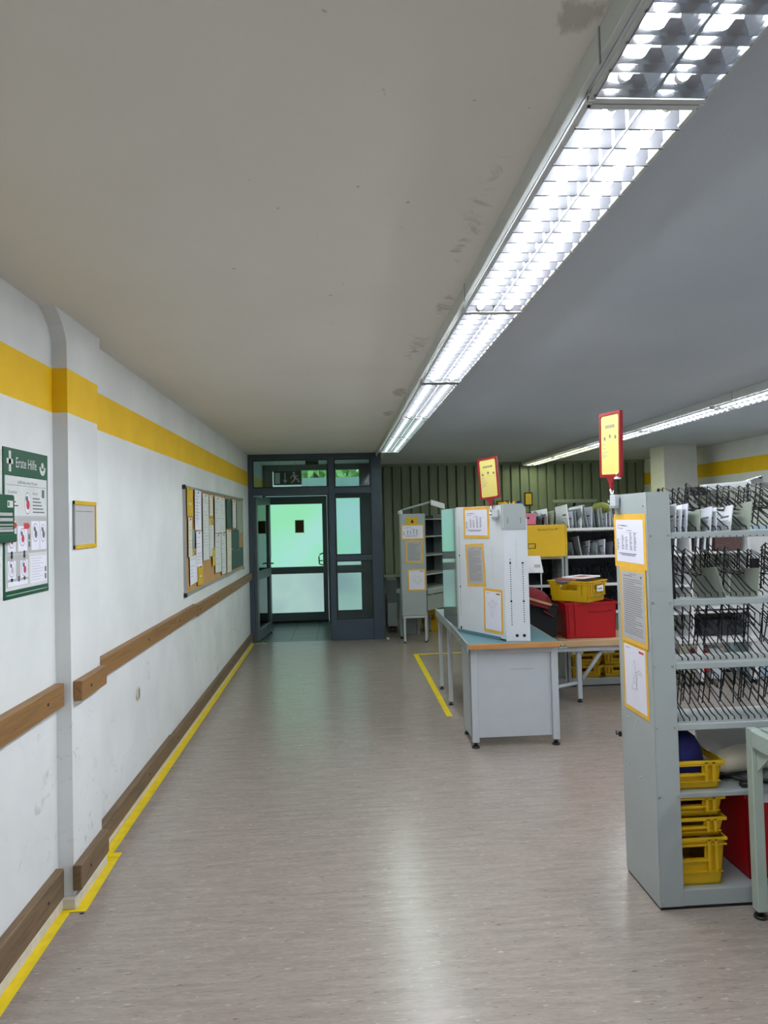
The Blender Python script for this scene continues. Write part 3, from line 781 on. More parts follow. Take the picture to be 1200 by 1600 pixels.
def sorting_unit(label, x0, x1, y0, y1, H, zs, mid, group, div=None, div_x=None, pitch=.0285, stile=.105, uprights=(), slope=.032, back_from=None, lip=None):
    t = thing('sorting_rack', label, 'sorting rack', ((x0+x1)/2, y0, 0), 0, group)
    mb = MB(); mb.box(x0, x0+.004, y0, y1, .012, H, mat_grey)
    mb.build('side_panel', None, t, True)
    mb = MB(); mb.box(x1-.022, x1, y0, y1, .012, H, mat_grey, .001); mb.build('side_panel', None, t, True)
    mb = MB(); mb.box(x0+.004, x0+stile, y0, y0+.03, .012, H-.002, mat_grey, .002)
    mb.box(x0+.004, x0+stile, y1-.03, y1, .012, H-.002, mat_grey, .002); mb.box(x0+stile-.004, x0+stile, y0+.03, y1-.03, .012, H-.002, mat_grey)
    mb.box(x0+.004, x0+stile, y0, y1, H-.004, H, mat_grey)
    for z in list(zs)+list(mid)+[.05]:
        for dx in (.014, stile-.014): mb.cyl((x0+dx, y0-.0025, z-.012), .0045, .004, mat_rivet, 8, 'y')
    mb.build('front_stile', None, t, True)
    for ux in uprights: MB().box(ux-.012, ux+.012, y0, y1, .012, zs[0]+.02, mat_steel_white, .002).build('upright', None, t, True)
    for z in zs:                                                      # trays fall slightly towards the back, lip at the front
        mb = MB(); a = x0+stile
        mb.box(a, x1-.022, y0, y0+.012, z-.027, z, lip or mat_grey, .002)
        mb.prism([(0, 0)]*0 or [(a, y0+.012), (x1-.022, y0+.012), (x1-.022, y1), (a, y1)], z-.006, z-.002, mat_grey)
        for v in mb.b.verts:
            f = (v.co.y-y0-.012)/(y1-y0)
            if f > 0: v.co.z -= slope*f
        if z == zs[0]:
            xx = a+.02
            while xx < x1-.05: mb.cyl((xx, y0-.0006, z-.022), .003, .001, mat_hole, 6, 'y'); xx += .03
        mb.build('tray', None, t, True)
    for z in mid: MB().box(x0+stile, x1-.022, y0, y1, z-.02, z, mat_grey, .002).build('shelf', None, t, True)
    MB().box(x0+stile-.001, x1-.022, y0+.002, y1, .012, .078, mat_grey, .002).build('base', None, t, True)
    MB().box(x0+.004, x1-.004, y0+.004, y1-.004, 0, .012, mat_black).build('plinth', None, t, True)
    if back_from is not None:
        MB().box(x0+stile, x1-.02, y1-.006, y1, .078, back_from, mat_steel_white).build('back_panel', None, t, True)
    if div:
        for z in zs:
            x = div_x[0]; k = 0
            while x < div_x[1]:
                o = bpy.data.objects.new('wire_divider', DIV_ARM if (div is DIV and z > 1.2) else div); C.objects.link(o); o.parent = t
                o.location = (x-t.location.x+random.uniform(-.003, .003), .012, z-.001)
                o.rotation_euler = (R(random.uniform(0, 5)), R(random.uniform(-4, 4)), R(random.uniform(-7, 5))); o.scale = (1, random.uniform(.94, 1.02), random.uniform(.93, 1.05))
                x += pitch; k += 1
    return t
UX0, UY0, UY1 = 1.31, 3.02, 3.375
Z_NEAR = (1.587, 1.30, 1.03, .772)
near = sorting_unit('tall grey sorting rack standing nearest on the right, open wire trays above crates', UX0, 2.75, UY0, UY1, 1.762, Z_NEAR, (.482,), 'sorting racks', DIV, (1.425, 2.06), back_from=.42)
# end panel detail: screws and a hook on the left face
mb = MB()
for y, z in ((3.30, .735), (3.19, .745), (3.30, .52), (3.18, .50), (3.355, 1.25), (3.05, 1.705)): mb.cyl((UX0-.003, y, z), .006, .004, mat_rivet, 8, 'x')
mb.build('end_screw', None, near, True)
mb = MB(); mb.box(UX0-.014, UX0, 3.378, 3.392, .62, .645, mat_black, .002); mb.tube([(UX0-.007, 3.385, .632), (UX0-.02, 3.395, .628), (UX0-.022, 3.395, .645)], .004, mat_black, 6)
mb.build('cable_hook', None, near, True)
EU = (0, -1, 0); EX = UX0-.0005
notice((EX, 3.385, 1.425), EU, V, .355, .245, 'orange-bordered table sheet, highest of three on the end of the nearest rack', 'table', 'sheets on the nearest rack end', .026)
notice((EX, 3.325, 1.085), EU, (0, .012, 1), .285, .345, 'orange-bordered typed page, middle of three on the end of the nearest rack', 'text', 'sheets on the nearest rack end', .020, off=.002)
notice((EX, 3.328, .775), EU, (0, .01, 1), .270, .318, 'orange-bordered map sheet, lowest of three on the end of the nearest rack', 'map_red', 'sheets on the nearest rack end', .020)

# ------------------------------------------------------------------ red framed clip-on signs
def clip_sign(loc, ang, label, lean=0.0, bracket=True, wh=(.215, .31)):
    """loc: foot of the stem; ang: heading of the face in degrees (0 faces -Y, -90 faces -X)"""
    t = thing('clip_sign', label, 'sign', loc, ang, 'red framed signs')
    w, h = wh
    rot = Matrix.Rotation(R(lean), 4, 'Y')
    def fm(dz=0): m = MB(); m.m = rot @ Matrix(((1, 0, 0, 0), (0, 0, -1, 0), (0, 1, 0, .075), (0, 0, 0, 1))); return m
    mb = fm(); mb.ring(rrect(-w/2, 0, w/2, h, .006), rrect(-w/2+.014, .014, w/2-.014, h-.014, .014), -.008, .008, mat_sign_red)
    mb.prism([(-w*.22, .004), (-.012, -.03), (-.012, -.06), (.012, -.06), (.012, -.03), (w*.22, .004)], -.006, .006, mat_sign_red)
    mb.build('sign_frame', None, t)
    mb = fm(); mb.prism(rrect(-w/2+.013, .013, w/2-.013, h-.013, .014), -.002, .004, mat_sign_yellow)
    z = .0045
    for i in range(6): mb.rect(-.045+i*.016, h*.755, -.045+i*.016+.011, h*.755+.016, z, mat_ink)
    for u, v in ((-.055, .60), (0, .63), (.055, .61)): mb.disc(u, h*v, .010, z, mat_ink, 8); mb.rect(u-.015, h*v-.024, u+.015, h*v-.021, z, mat_env3)
    for v, l in ((.50, .03), (.44, .035), (.385, .06), (.35, .03), (.325, .045), (.30, .025)): mb.rect(-w/2+.03, h*v, -w/2+.03+l, h*v+.004, z, mat_env3)
    mb.build('yellow_sheet', None, t)
    mb = MB(); mb.m = rot.copy(); mb.tube([(0, 0, -.045), (0, 0, .02)], .008, mat_chrome, 8); mb.build('stem', None, t)
    mb = MB(); mb.box(-.012, .03, -.018, .004, -.05, -.03, mat_chrome, .003); mb.tube([(.0, -.012, -.04), (.045, -.012, -.052)], .007, mat_chrome, 8)
    mb.box(.02, .075, -.02, .0, -.062, -.01, mat_grey_white, .002); mb.box(.018, .073, -.022, .0, -.073, -.062, mat_grey_dark, .001)
    mb.build('clamp', None, t)
    return t
s1 = clip_sign((1.296, 3.37, 1.772), -85, 'red framed yellow sign clipped to the nearest sorting rack', 2.5)
mb = MB(); mb.box(.058, .092, -.014, .006, .062, .072, mat_steel_white, .002); mb.box(.066, .074, -.008, .0, .068, .092, mat_steel_white); mb.build('label_clip', None, s1)

# ------------------------------------------------------------------ crates
def crate(label, loc, rz, W_, D_, H_, mat=None, group='yellow postal crates', logo=False):
    mat = mat or mat_yellow
    t = thing('postal_crate', label, 'crate', loc, rz, group)
    x, y = W_/2, D_/2; tk = .006
    mb = MB(); mb.box(-x, x, -y, y, 0, .008, mat)
    hz0, hz1 = H_*.56, H_*.80
    for s in (-1, 1):
        # long walls (front and back) with a hand slot in the middle third
        a, b = sorted((s*y, s*(y-tk)))
        mb.box(-x, x, a, b, 0, hz0, mat); mb.box(-x, x, a, b, hz1, H_, mat); mb.box(-x, -x*.42, a, b, hz0, hz1, mat); mb.box(x*.42, x, a, b, hz0, hz1, mat)
        a, b = sorted((s*x, s*(x-tk)))
        mb.box(a, b, -y, y, 0, hz0, mat); mb.box(a, b, -y, y, hz1, H_, mat); mb.box(a, b, -y, -y*.45, hz0, hz1, mat); mb.box(a, b, y*.45, y, hz0, hz1, mat)
    mb.taper(0, H_, .90); mb.build('body', None, t)
    mb = MB(); rx, ry = x+.010, y+.010
    mb.ring([(-rx, -ry), (rx, -ry), (rx, ry), (-rx, ry)], [(-x+.006, -y+.006), (x-.006, -y+.006), (x-.006, y-.006), (-x+.006, y-.006)], H_-.012, H_, mat)
    mb.ring([(-rx+.002, -ry+.002), (rx-.002, -ry+.002), (rx-.002, ry-.002), (-rx+.002, ry-.002)], [(-x+.004, -y+.004), (x-.004, -y+.004), (x-.004, y-.004), (-x+.004, y-.004)], H_*.84, H_*.84+.006, mat)
    for s in (-1, 1):
        for px in (-x*.72, -x*.50, x*.50, x*.72): mb.box(px-.006, px+.006, s*y, s*(y+.010), H_*.30, H_-.006, mat)
        for py in (-y*.62, y*.62): mb.box(s*x, s*(x+.010), py-.006, py+.006, H_*.30, H_-.006, mat)
        mb.box(-x*.5, x*.5, s*(y-.006), s*(y+.008), hz0-.008, hz0, mat)
        mb.box(-x*.94, x*.94, s*(y-.012), s*(y+.002), H_*.28, H_*.30, mat)
    mb.build('rim', None, t)
    return t
def horn(mb, u, v, s, z, m):                                         # small post horn emblem
    pts = [(u+s*(.42+.33*math.cos(R(a))), v+s*(.36+.33*math.sin(R(a)))) for a in range(-40, 260, 20)]
    for r, ps in ((s*.05, pts),):
        for a, b in zip(ps, ps[1:]):
            A, B = Vector(a), Vector(b); d = (B-A).normalized(); n = Vector((-d.y, d.x))*r
            mb.face([(*p, z) for p in (A-n, B-n, B+n, A+n)], m)
    mb.face(((u-.05*s, v+.05*s, z), (u+.9*s, v+.55*s, z), (u+1.15*s, v+.78*s, z), (u+1.2*s, v+.45*s, z), (u+.9*s, v+.44*s, z)), m)
    mb.face(((u+.0*s, v+.62*s, z), (u+.5*s, v+.5*s, z), (u+.5*s, v+.58*s, z), (u+.0*s, v+.74*s, z)), m)

# crates and things in the lower part of the nearest rack
zb = .079
crate('yellow crate at the bottom of the stack in the nearest rack', (1.468, 3.19, zb), 0, .285, .29, .205)
crate('yellow crate in the middle of the stack in the nearest rack', (1.468, 3.19, zb+.205), 0, .285, .29, .085)
crate('yellow crate on top of the stack in the nearest rack', (1.466, 3.19, zb+.290), 0, .285, .29, .09)
crate('yellow crate holding a navy bag on the middle shelf of the nearest rack', (1.468, 3.19, .483), 0, .290, .29, .125)
mb = MB(); mb.m = Matrix.Translation((1.475, 3.19, .497)) @ Matrix.Diagonal((1, .72, 1, 1))
mb.lathe([(.001, .215), (.05, .205), (.09, .175), (.115, .13), (.124, .08), (.122, .03), (.112, .0), (.001, .0)], mat_blue, 28); tag(mb.build('navy_bag'), 'domed navy blue bag bulging out of the yellow crate', 'bag')
def red_box(label, loc, rz, W_, D_, H_, text=False, tp=.90):
    t = thing('red_box', label, 'box', loc, rz, 'red transport boxes'); x, y = W_/2, D_/2; tk = .008
    mb = MB(); mb.box(-x, x, -y, y, 0, .008, mat_red)
    for s in (-1, 1):
        a, b = sorted((s*y, s*(y-tk))); mb.box(-x, x, a, b, 0, H_, mat_red)
        a, b = sorted((s*x, s*(x-tk))); mb.box(a, b, -y, y, 0, H_, mat_red)
    for px in (-x*.86, -x*.62): mb.box(px-.008, px+.008, -y-.010, -y, .03, H_-.02, mat_red)
    mb.box(-x*.6, -x*.25, -y-.003, -y, .03, H_*.42, mat_red)
    mb.taper(0, H_, tp); mb.build('body', None, t)
    mb = MB(); mb.ring([(-x-.012, -y-.012), (x+.012, -y-.012), (x+.012, y+.012), (-x-.012, y+.012)], [(-x+.008, -y+.008), (x-.008, -y+.008), (x-.008, y-.008), (-x+.008, y-.008)], H_-.018, H_, mat_red); mb.build('rim', None, t)
    if text:
        mb = MB().frame((0, -y-.004+.5*(1-tp)*D_*.22, 0), (1, 0, 0), (0, .16*(1-tp)*0, 1)); mb.text('Deutsche Post', -x*.12, H_*.70, .030, .006, mat_black); horn(mb, x*.64, H_*.70, .034, .006, mat_black); mb.build('printed_logo', None, t)
    return t
red_box('dark red box with a white label on the bottom of the nearest rack', (1.845, 3.205, zb), 0, .25, .29, .375, tp=.86)
mb = MB().frame((1.72, 0, 0), EU, V)
mb = MB(); mb.frame((1.705, 3.10, .42), (1, 0, 0), V); mb.prism(rrect(.02, 0, .115, .038, .006), .0, .004, mat_paper); mb.box(.08, .115, .02, .03, -.06, 0, mat_paper)
for v in mb.b.verts: v.co.y = v.co.y-.06
tag(mb.build('white_label'), 'blank white label on the dark red box', 'label')
red_box('second red box on the rack bottom behind the grey table leg', (2.06, 3.12, zb), 0, .18, .17, .26, tp=.92)
# folded sheets and a black strap on the middle shelf
mb = MB(); mb.frame((1.64, 3.30, .486), (1, 0, 0), (0, .25, 1)); mb.box(0, .50, 0, .20, 0, .02, mat_steel_white, .004); tag(mb.build('white_carton'), 'flat white carton leaning at the back of the middle shelf', 'carton')
mb = MB(); mb.m = Matrix.Translation((1.80, 3.21, .54)) @ Matrix.Rotation(R(8), 4, 'Z'); 
mb.tube([(-.16, 0, .0), (-.12, -.01, .01), (0, .0, .018), (.14, .01, .012), (.2, 0, .01)], [.03, .05, .058, .055, .03], mat_cream, 12)
tag(mb.build('paper_roll'), 'crumpled pale paper bundle on the middle shelf beside the yellow crate', 'paper')
mb = MB(); mb.tube([(1.66, 3.16, .492), (1.70, 3.12, .505), (1.75, 3.07, .50), (1.80, 3.09, .496), (1.86, 3.06, .494)], .010, mat_black, 6); mb.box(1.70, 1.78, 3.045, 3.075, .483, .503, mat_black, .004); mb.cyl((1.745, 3.042, .495), .006, .004, mat_chrome, 8, 'y')
tag(mb.build('black_strap'), 'black strap with a buckle lying on the middle shelf of the nearest rack', 'strap')

# letters standing between the wires
def letter(x, y, z, d, h, m, lean, label, group, th=.004, rz=0):
    mb = MB(); mb.m = Matrix.Translation((x, y, z)) @ Matrix.Rotation(R(rz), 4, 'Z') @ Matrix.Rotation(R(lean), 4, 'Y') @ Matrix.Rotation(R(-6), 4, 'X')
    mb.box(-th/2, th/2, 0, d, 0, h, m, .0008)
    if m in (mat_env2, mat_env): mb.box(-th/2-.0006, -th/2, d*.1, d*.4, h*.55, h*.62, mat_ink); mb.box(-th/2-.0006, -th/2, d*.1, d*.5, h*.42, h*.46, mat_paper2)
    return tag(mb.build('letter'), label, 'letter', group)
GN = 'mail in the nearest rack'
items = [(1.455, 3.06, 0, .22, .13, mat_env2, 6, 'white envelope at the left end of the top tray of the nearest rack'),
         (1.478, 3.06, 0, .23, .125, mat_env2, 8, 'second white envelope from the left end of the top tray of the nearest rack'),
         (1.502, 3.055, 0, .23, .13, mat_env, 8, 'grey-white envelope third from the left end of the top tray of the nearest rack'),
         (1.555, 3.045, 0, .20, .10, mat_env3, 8, 'greenish envelope standing in the top tray beside the white ones'),
         (1.60, 3.04, 0, .22, .115, mat_env, 10, 'grey-white window envelope in the middle of the top tray of the nearest rack'),
         (1.632, 3.05, 0, .24, .11, mat_env2, 6, 'white envelope just right of the window envelope in the top tray of the nearest rack'),
         (1.70, 3.06, 0, .22, .12, mat_env2, 12, 'white envelope leaning at the right of the top tray of the nearest rack'),
         (1.775, 3.04, 0, .25, .135, mat_env3, 12, 'greenish folder at the right edge of the photo in the top tray')]
for x, y, k, d, h, m, ln, lab in items: letter(x, y, Z_NEAR[k]-.004, d, h, m, ln, lab, GN)
letter(1.66, 3.04, Z_NEAR[1]-.004, .26, .14, mat_env3, -14, 'grey-green folder leaning in the second tray of the nearest rack', GN)
letter(1.44, 3.07, Z_NEAR[1]-.004, .22, .17, mat_dark, 2, 'dark folder at the left end of the second tray of the nearest rack', GN, .022)
letter(1.80, 3.04, Z_NEAR[1]-.004, .22, .13, mat_env3, 10, 'greenish folder in the second tray at the right edge of the photo', GN)
mb = MB(); mb.box(1.625, 1.70, 3.25, 3.262, 1.76, 1.80, mat_black, .003); tag(mb.build('black_label_holder'), 'black label holder above the top tray of the nearest rack', 'label holder')
for v in bpy.data.objects['black_label_holder'].data.vertices: v.co.z -= .012
mb = MB(); mb.box(1.86, 1.90, 3.18, 3.20, 1.385, 1.455, mat_black, .004); mb.box(1.87, 1.885, 3.17, 3.19, 1.24+.065, 1.39, mat_black, .004)
tag(mb.build('black_clip'), 'black clip standing in the second tray of the nearest rack', 'clip')
# rack lamp above the trays
t = thing('rack_lamp', 'white strip lamp on an arm above the nearest rack', 'lamp', (2.2, 3.36, 1.76))
mb = MB(); mb.frame((1.76, 3.42, 1.772), (1, 0, .06), V); mb.box(0, .24, 0, .032, -.03, .03, mat_steel_white, .006, 2); mb.rect(.08, .010, .12, .016, .0305, mat_ink); mb.build('lamp_body', None, t, True)
mb = MB(); mb.frame((1.98, 3.42, 1.782), (1, 0, .28), V); mb.box(0, .09, 0, .035, -.02, .02, mat_chrome, .003)
for u, v in ((.01, .026), (.075, .03), (.02, .006)): mb.cyl((u, v, .0), .006, .022, mat_black, 8)
mb.build('joint', None, t, True)
mb = MB(); mb.tube([(2.06, 3.42, 1.80), (2.45, 3.40, 1.765)], .012, mat_grey_dark, 8); mb.tube([(2.45, 3.40, 1.765), (2.45, 3.36, 1.60)], .012, mat_grey_dark, 8); mb.build('arm', None, t, True)

# ------------------------------------------------------------------ grey-green table at the right edge
t = thing('steel_table', 'grey-green steel table frame cut off by the right edge of the photo', 'table', (2.2, 2.6, 0))
def leg(p, x, y, z1, m, s=.042, foot=True, z0=.03):
    mb = MB(); mb.box(x-s/2, x+s/2, y-s/2, y+s/2, z0, z1, m, .003); o = mb.build('leg', None, p, True)
    mb = MB(); mb.cyl((x, y, 0), s*.62, .012, mat_black, 12, r2=s*.55); mb.cyl((x, y, .012), s*.28, z0-.012, mat_black, 10); mb.build('foot', None, o, True)
for x in (1.692, 2.75):
    for y in (2.93, 2.15): leg(t, x, y, .770, mat_grey_green, .044)
mb = MB(); mb.box(1.73, 2.73, 2.905, 2.955, .70, .765, mat_grey_green, .002); mb.box(1.73, 2.73, 2.125, 2.175, .70, .765, mat_grey_green, .002)
for x in (1.692, 2.75):
    mb.box(x-.022, x+.022, 2.17, 2.91, .70, .765, mat_grey_green, .002)
    mb.frame((x, 0, 0), U, V); mb.prism([(2.905, .70), (2.905, .60), (2.80, .70)], -.004, .004, mat_grey_green); mb.reset()
    mb.frame((0, 2.93, 0), (1, 0, 0), V); s = 1 if x < 2 else -1; mb.prism([(x+s*.026, .70), (x+s*.026, .60), (x+s*.12, .70)], -.004, .004, mat_grey_green); mb.reset()
mb.build('rail', None, t, True)
mb = MB(); mb.box(1.76, 2.70, 2.18, 2.90, .715, .735, mat_teal, .002); mb.build('table_top', None, t, True)

# ------------------------------------------------------------------ desk with the sorting cabinet
t = thing('end_desk', 'light grey steel desk with beech edge and closed front in the middle of the hall', 'desk', (1.23, 5.25, 0))
mb = MB(); mb.prism([(.908, 5.190), (1.575, 5.190), (1.60, 6.15), (.938, 6.15)], .722, .757, mat_beech); mb.build('table_top', None, t, True)
mb = MB(); mb.prism([(.914, 5.210), (1.568, 5.210), (1.59, 6.14), (.944, 6.14)], .757, .7585, mat_teal); part(mb.build('desk_mat', None, t, True), 'teal mat covering the desk top')
for x, y in ((.953, 5.27), (1.548, 5.27), (.962, 5.62), (1.56, 6.1)): leg(t, x, y, .722, mat_grey_white, .05, z0=.04)
mb = MB(); mb.box(.978, 1.523, 5.262, 5.285, .07, .677, mat_grey_white, .002); mb.rect(0, 0, 0, 0, 0, mat_grey_white) if False else None
mb.box(1.22, 1.40, 5.2612, 5.262, .555, .558, mat_grey_dark)
mb.build('front_panel', None, t, True)
mb = MB(); mb.box(.928, .942, 5.27, 5.62, .06, .722, mat_grey_white, .002); mb.build('side_panel', None, t, True)
mb = MB(); mb.box(.93, 1.57, 5.248, 5.29, .677, .722, mat_grey_white, .002)
for x in (.953, 1.548):
    for z in (.62, .09): mb.cyl((x, 5.243, z), .007, .004, mat_rivet, 8, 'y')
mb.build('front_rail', None, t, True)
mb = MB(); mb.frame((.903, 5.215, .697), (.03, .93, 0), V); mb.box(0, .94, 0, .066, -.006, .006, mat_grey_dark, .001)
for u in (.1, .4, .7): mb.cyl((u, .03, -.009), .008, .004, mat_rivet, 8)
mb.build('edge_strip', None, t, True)
mb = MB(); mb.box(1.578, 1.64, 5.215, 5.28, .70, .718, mat_chrome, .004); mb.cyl((1.61, 5.25, .718), .008, .008, mat_rivet, 8); mb.build('corner_bracket', None, t, True)

t = thing('side_table', 'narrow grey steel table joined behind the closed desk', 'table', (1.25, 6.75, 0))
mb = MB(); mb.prism([(.938, 6.155), (1.55, 6.16), (1.55, 7.29), (.955, 7.29)], .722, .757, mat_grey); mb.build('table_top', None, t, True)
for x, y in ((.963, 6.50), (.965, 7.10), (1.50, 6.5), (1.50, 7.1)): leg(t, x, y, .722, mat_grey_white, .036, z0=.03)
mb = MB(); mb.frame((.932, 6.155, .692), (.018, 1.13, 0), V); mb.box(0, 1.131, 0, .072, -.006, .006, mat_grey, .001)
mb.reset(); mb.box(.96, 1.5, 7.26, 7.285, .66, .722, mat_grey); mb.build('rail', None, t, True)

Ax, Ay, Bx, By, Cx, Cy = .944, 5.81, 1.202, 5.275, 1.364, 5.25
CZ0, CZ1 = .759, 1.757
t = thing('sorting_cabinet', 'pale grey wedge-shaped sorting cabinet standing on the desk', 'cabinet', (1.2, 5.7, CZ0))
ABu = Vector((Bx-Ax, By-Ay, 0)); ABl = ABu.length; BCu = Vector((Cx-Bx, Cy-By, 0)); BCl = BCu.length
mb = MB().frame((Ax, Ay, 0), ABu, V); mb.box(0, ABl, CZ0+.012, CZ1, -.018, 0, mat_cab, .001)
for u, z0, z1 in ((.03, .90, 1.60), (.455, 1.2, 1.45)):
    z = z0
    while z < z1: mb.disc(u, z, .0042 if u < .1 else .0022, .0006, mat_hole, 6); z += .0165
mb.disc(.03, 1.37, .008, .0008, mat_hole, 8); mb.disc(.03, 1.12, .008, .0008, mat_hole, 8); mb.disc(.03, .795, .012, .0008, mat_hole, 10)
mb.build('long_side_panel', None, t, True)
mb = MB().frame((Ax, Ay, 0), ABu, V); mb.box(-.01, ABl-.06, CZ0+.0005, CZ0+.024, .0, .006, mat_teal); mb.build('base_rail', None, t, True)
mb = MB().frame((Bx, By, 0), BCu, V); mb.box(.001, BCl, CZ0, CZ1-.10, -.018, 0, mat_cab, .001)
for u, z0, z1 in ((.045, .88, 1.36), (.135, .90, 1.34), (.09, 1.30, 1.50)):
    z = z0
    while z < z1: mb.disc(u, z, .0045 if u != .09 else .0022, .0006, mat_hole, 6); z += .0165
for u, z in ((.045, 1.33), (.135, 1.33), (.045, 1.05), (.135, 1.05)): mb.disc(u, z, .008, .0008, mat_hole, 8)
for u in (.080, .132): mb.disc(u, .800, .012, .0008, mat_hole, 12)
mb.build('short_side_panel', None, t, True)
mb = MB().frame((Bx, By, 0), BCu, V)
mb.prism([(-.012, 1.575), (BCl+.004, 1.575), (BCl+.004, 1.735), (BCl-.022, 1.768), (-.012, 1.768)], .0005, .003, mat_grey)
for u in (.035, .13):
    for k in range(3): mb.disc(u, 1.63+k*.014, .004, .0035, mat_hole, 6)
mb.build('head_plate', None, t, True)
mb = MB().frame((Ax, Ay, 0), ABu, V); mb.box(ABl-.135, ABl+.006, 1.59, CZ1+.004, .0004, .0025, mat_cab); mb.build('head_plate', None, t, True)
mb = MB().box(Cx-.006, Cx+.012, Cy, Cy+.62, CZ0, CZ1-.10, mat_cab, .001); mb.build('back_panel', None, t, True)
mb = MB()
for z in (.95, 1.2, 1.45): mb.prism([(Ax+.03, Ay-.01), (Bx+.01, By+.03), (Cx-.008, Cy+.03), (Cx-.008, Cy+.60)], z, z+.012, mat_grey)
mb.build('shelf', None, t, True)
t2 = thing('glossy_cabinet', 'glossy pale cabinet side reflecting the entrance behind the wedge-shaped cabinet', 'cabinet', (1.2, 6.3, .759))
MB().box(.937, .957, 5.84, 6.62, .759, 1.752, mat_glossy, .001).build('side_panel', None, t2, True)
mb = MB()
for z in (.759, 1.0, 1.25, 1.5, 1.738): mb.box(.958, 1.32, 5.95, 6.62, z, z+.012, mat_grey)
mb.build('shelf', None, t2, True)
MB().box(1.32, 1.335, 5.95, 6.62, .759, 1.752, mat_grey).build('back_panel', None, t2, True)
def pt_ab(u, z, off=.001):
    d = ABu.normalized(); n = d.cross(Vector(V)); return Vector((Ax, Ay, z))+d*u+n*off
GD = 'sheets on the desk cabinet'
uAB = ABu.normalized()
notice(pt_ab(.100, 1.510), uAB, V, .332, .245, 'orange-bordered table sheet, highest of three on the desk cabinet', 'table', GD, .024)
notice(pt_ab(.133, 1.130), uAB+Vector((0, 0, .06)), Vector(V)-uAB*.06, .238, .330, 'orange-bordered typed page tilted on the desk cabinet', 'text', GD, .020)
notice(pt_ab(.334, .805), uAB+Vector((0, 0, -.01)), Vector(V)+uAB*.01, .230, .328, 'orange-bordered sketch sheet, lowest of three on the desk cabinet', 'map', GD, .020)
p = pt_ab(.58, 1.735, .012)
clip_sign((1.135, 5.35, 1.735), -54, 'red framed yellow sign clipped on the desk cabinet', -4, wh=(.19, .31))
# butterfly clip and dark clip on the head plate
mb = MB().frame((Bx+.055, By+.006, 1.745), BCu, V)
for s in (-1, 1):
    mb.prism([(0, .01), (s*.035, .045), (s*.042, .03), (s*.022, .008)][::s], 0, .006, mat_yellow); mb.prism([(0, .008), (s*.03, 0), (s*.028, -.02), (s*.008, -.015)][::s], 0, .006, mat_yellow)
mb.box(-.004, .004, -.016, .035, -.001, .009, mat_yellow)
tag(mb.build('butterfly_clip'), 'yellow butterfly-shaped clip on top of the desk cabinet', 'clip')
mb = MB().frame((Bx+.128, By+.020, 1.755), BCu, V); mb.disc(0, .018, .016, .006, mat_blue, 12); mb.prism([(-.018, -.004), (.018, -.008), (.02, .014), (.006, .026), (-.016, .02)], -.004, .006, mat_blue); mb.cyl((.012, .022, 0), .009, .008, mat_blue, 8)
tag(mb.build('dark_clip'), 'small dark blue figure clip on top of the desk cabinet', 'clip')

# ------------------------------------------------------------------ low bench with red box, crate, bin and cap
t = thing('packing_bench', 'low steel bench with pale wooden top behind the desk', 'bench', (2.1, 6.35, 0))
BZ = .560
mb = MB(); mb.box(1.60, 2.95, 6.33, 7.0-.15, BZ-.055, BZ, mat_pine, .003); mb.build('bench_top', None, t, True)
mb = MB(); mb.box(1.62, 2.93, 6.36, 6.39, BZ-.10, BZ-.055, mat_grey_white); mb.build('rail', None, t, True)
for x in (2.115, 2.9): leg(t, x, 6.42, BZ-.055, mat_grey_white, .040, z0=.03)
mb = MB(); mb.tube([(2.14, 6.41, .20), (2.36, 6.41, BZ-.06)], .018, mat_grey_white, 6); mb.tube([(2.10, 6.42, .17), (1.70, 6.42, .10)], .018, mat_grey_white, 6); mb.build('brace', None, t, True)
mb = MB(); mb.box(1.62, 1.93, 6.36, 6.80, BZ+.0002, BZ+.006, mat_teal); tag(mb.build('bench_mat'), 'teal mat lying at the left end of the low bench', 'mat')
red_box('bright red box printed with a post horn standing on the low bench', (2.245, 6.62, BZ), 0, .47, .38, .325, True, .95)
cr = crate('yellow crate with magazines, set crosswise on the bright red box', (2.185, 6.60, BZ+.326), 42, .33, .40, .19)
mb = MB(); mb.frame((-.06, -.2125, .06), (1, 0, 0), V); mb.rect(.03, .03, .15, .085, .0, mat_env2); mb.rect(.045, .05, .125, .06, .0006, mat_ink); mb.build('address_label', None, cr)
for k, (m, dx, dy, rz, lab) in enumerate(((mat_ink, -.05, 0, 12, 'dark magazine at the bottom of the pile in the yellow crate'), (mat_mag, 0, .01, 30, 'reddish magazine in the pile on the yellow crate'), (mat_env2, .05, -.01, 40, 'white brochure on top of the pile in the yellow crate'))):
    mb = MB(); mb.m = Matrix.Translation((2.17+dx, 6.60+dy, BZ+.326+.176+.016*k)) @ Matrix.Rotation(R(rz), 4, 'Z'); mb.box(-.15, .15, -.11, .11, 0, .014, m, .002)
    if m is mat_env2: mb.box(-.12, .05, -.08, .02, .014, .0146, mat_mag)
    tag(mb.build('magazine'), lab, 'magazine', 'magazines in the yellow crate')
mb = MB(); mb.box(-.18, .16, -.15, .15, 0, .30, mat_dark, .02, 2); mb.taper(0, .3, .85); mb.box(-.185, .165, -.155, .155, .285, .305, mat_black, .004)
tag(mb.build('black_bin', loc=(1.80, 6.62, BZ+.006)), 'black bin bag container on the low bench next to the red box', 'bin')
t = thing('red_hat', 'red cloth hat with tan band lying on the black bin', 'hat', (1.73, 6.58, BZ+.313))
mb = MB(); mb.m = Matrix.Rotation(R(18), 4, 'Y') @ Matrix.Diagonal((1.15, 1, 1, 1)); mb.lathe([(.175, 0), (.172, .03), (.155, .075), (.12, .115), (.07, .14), (.001, .148)], mat_cap_red, 28); mb.build('crown', None, t)
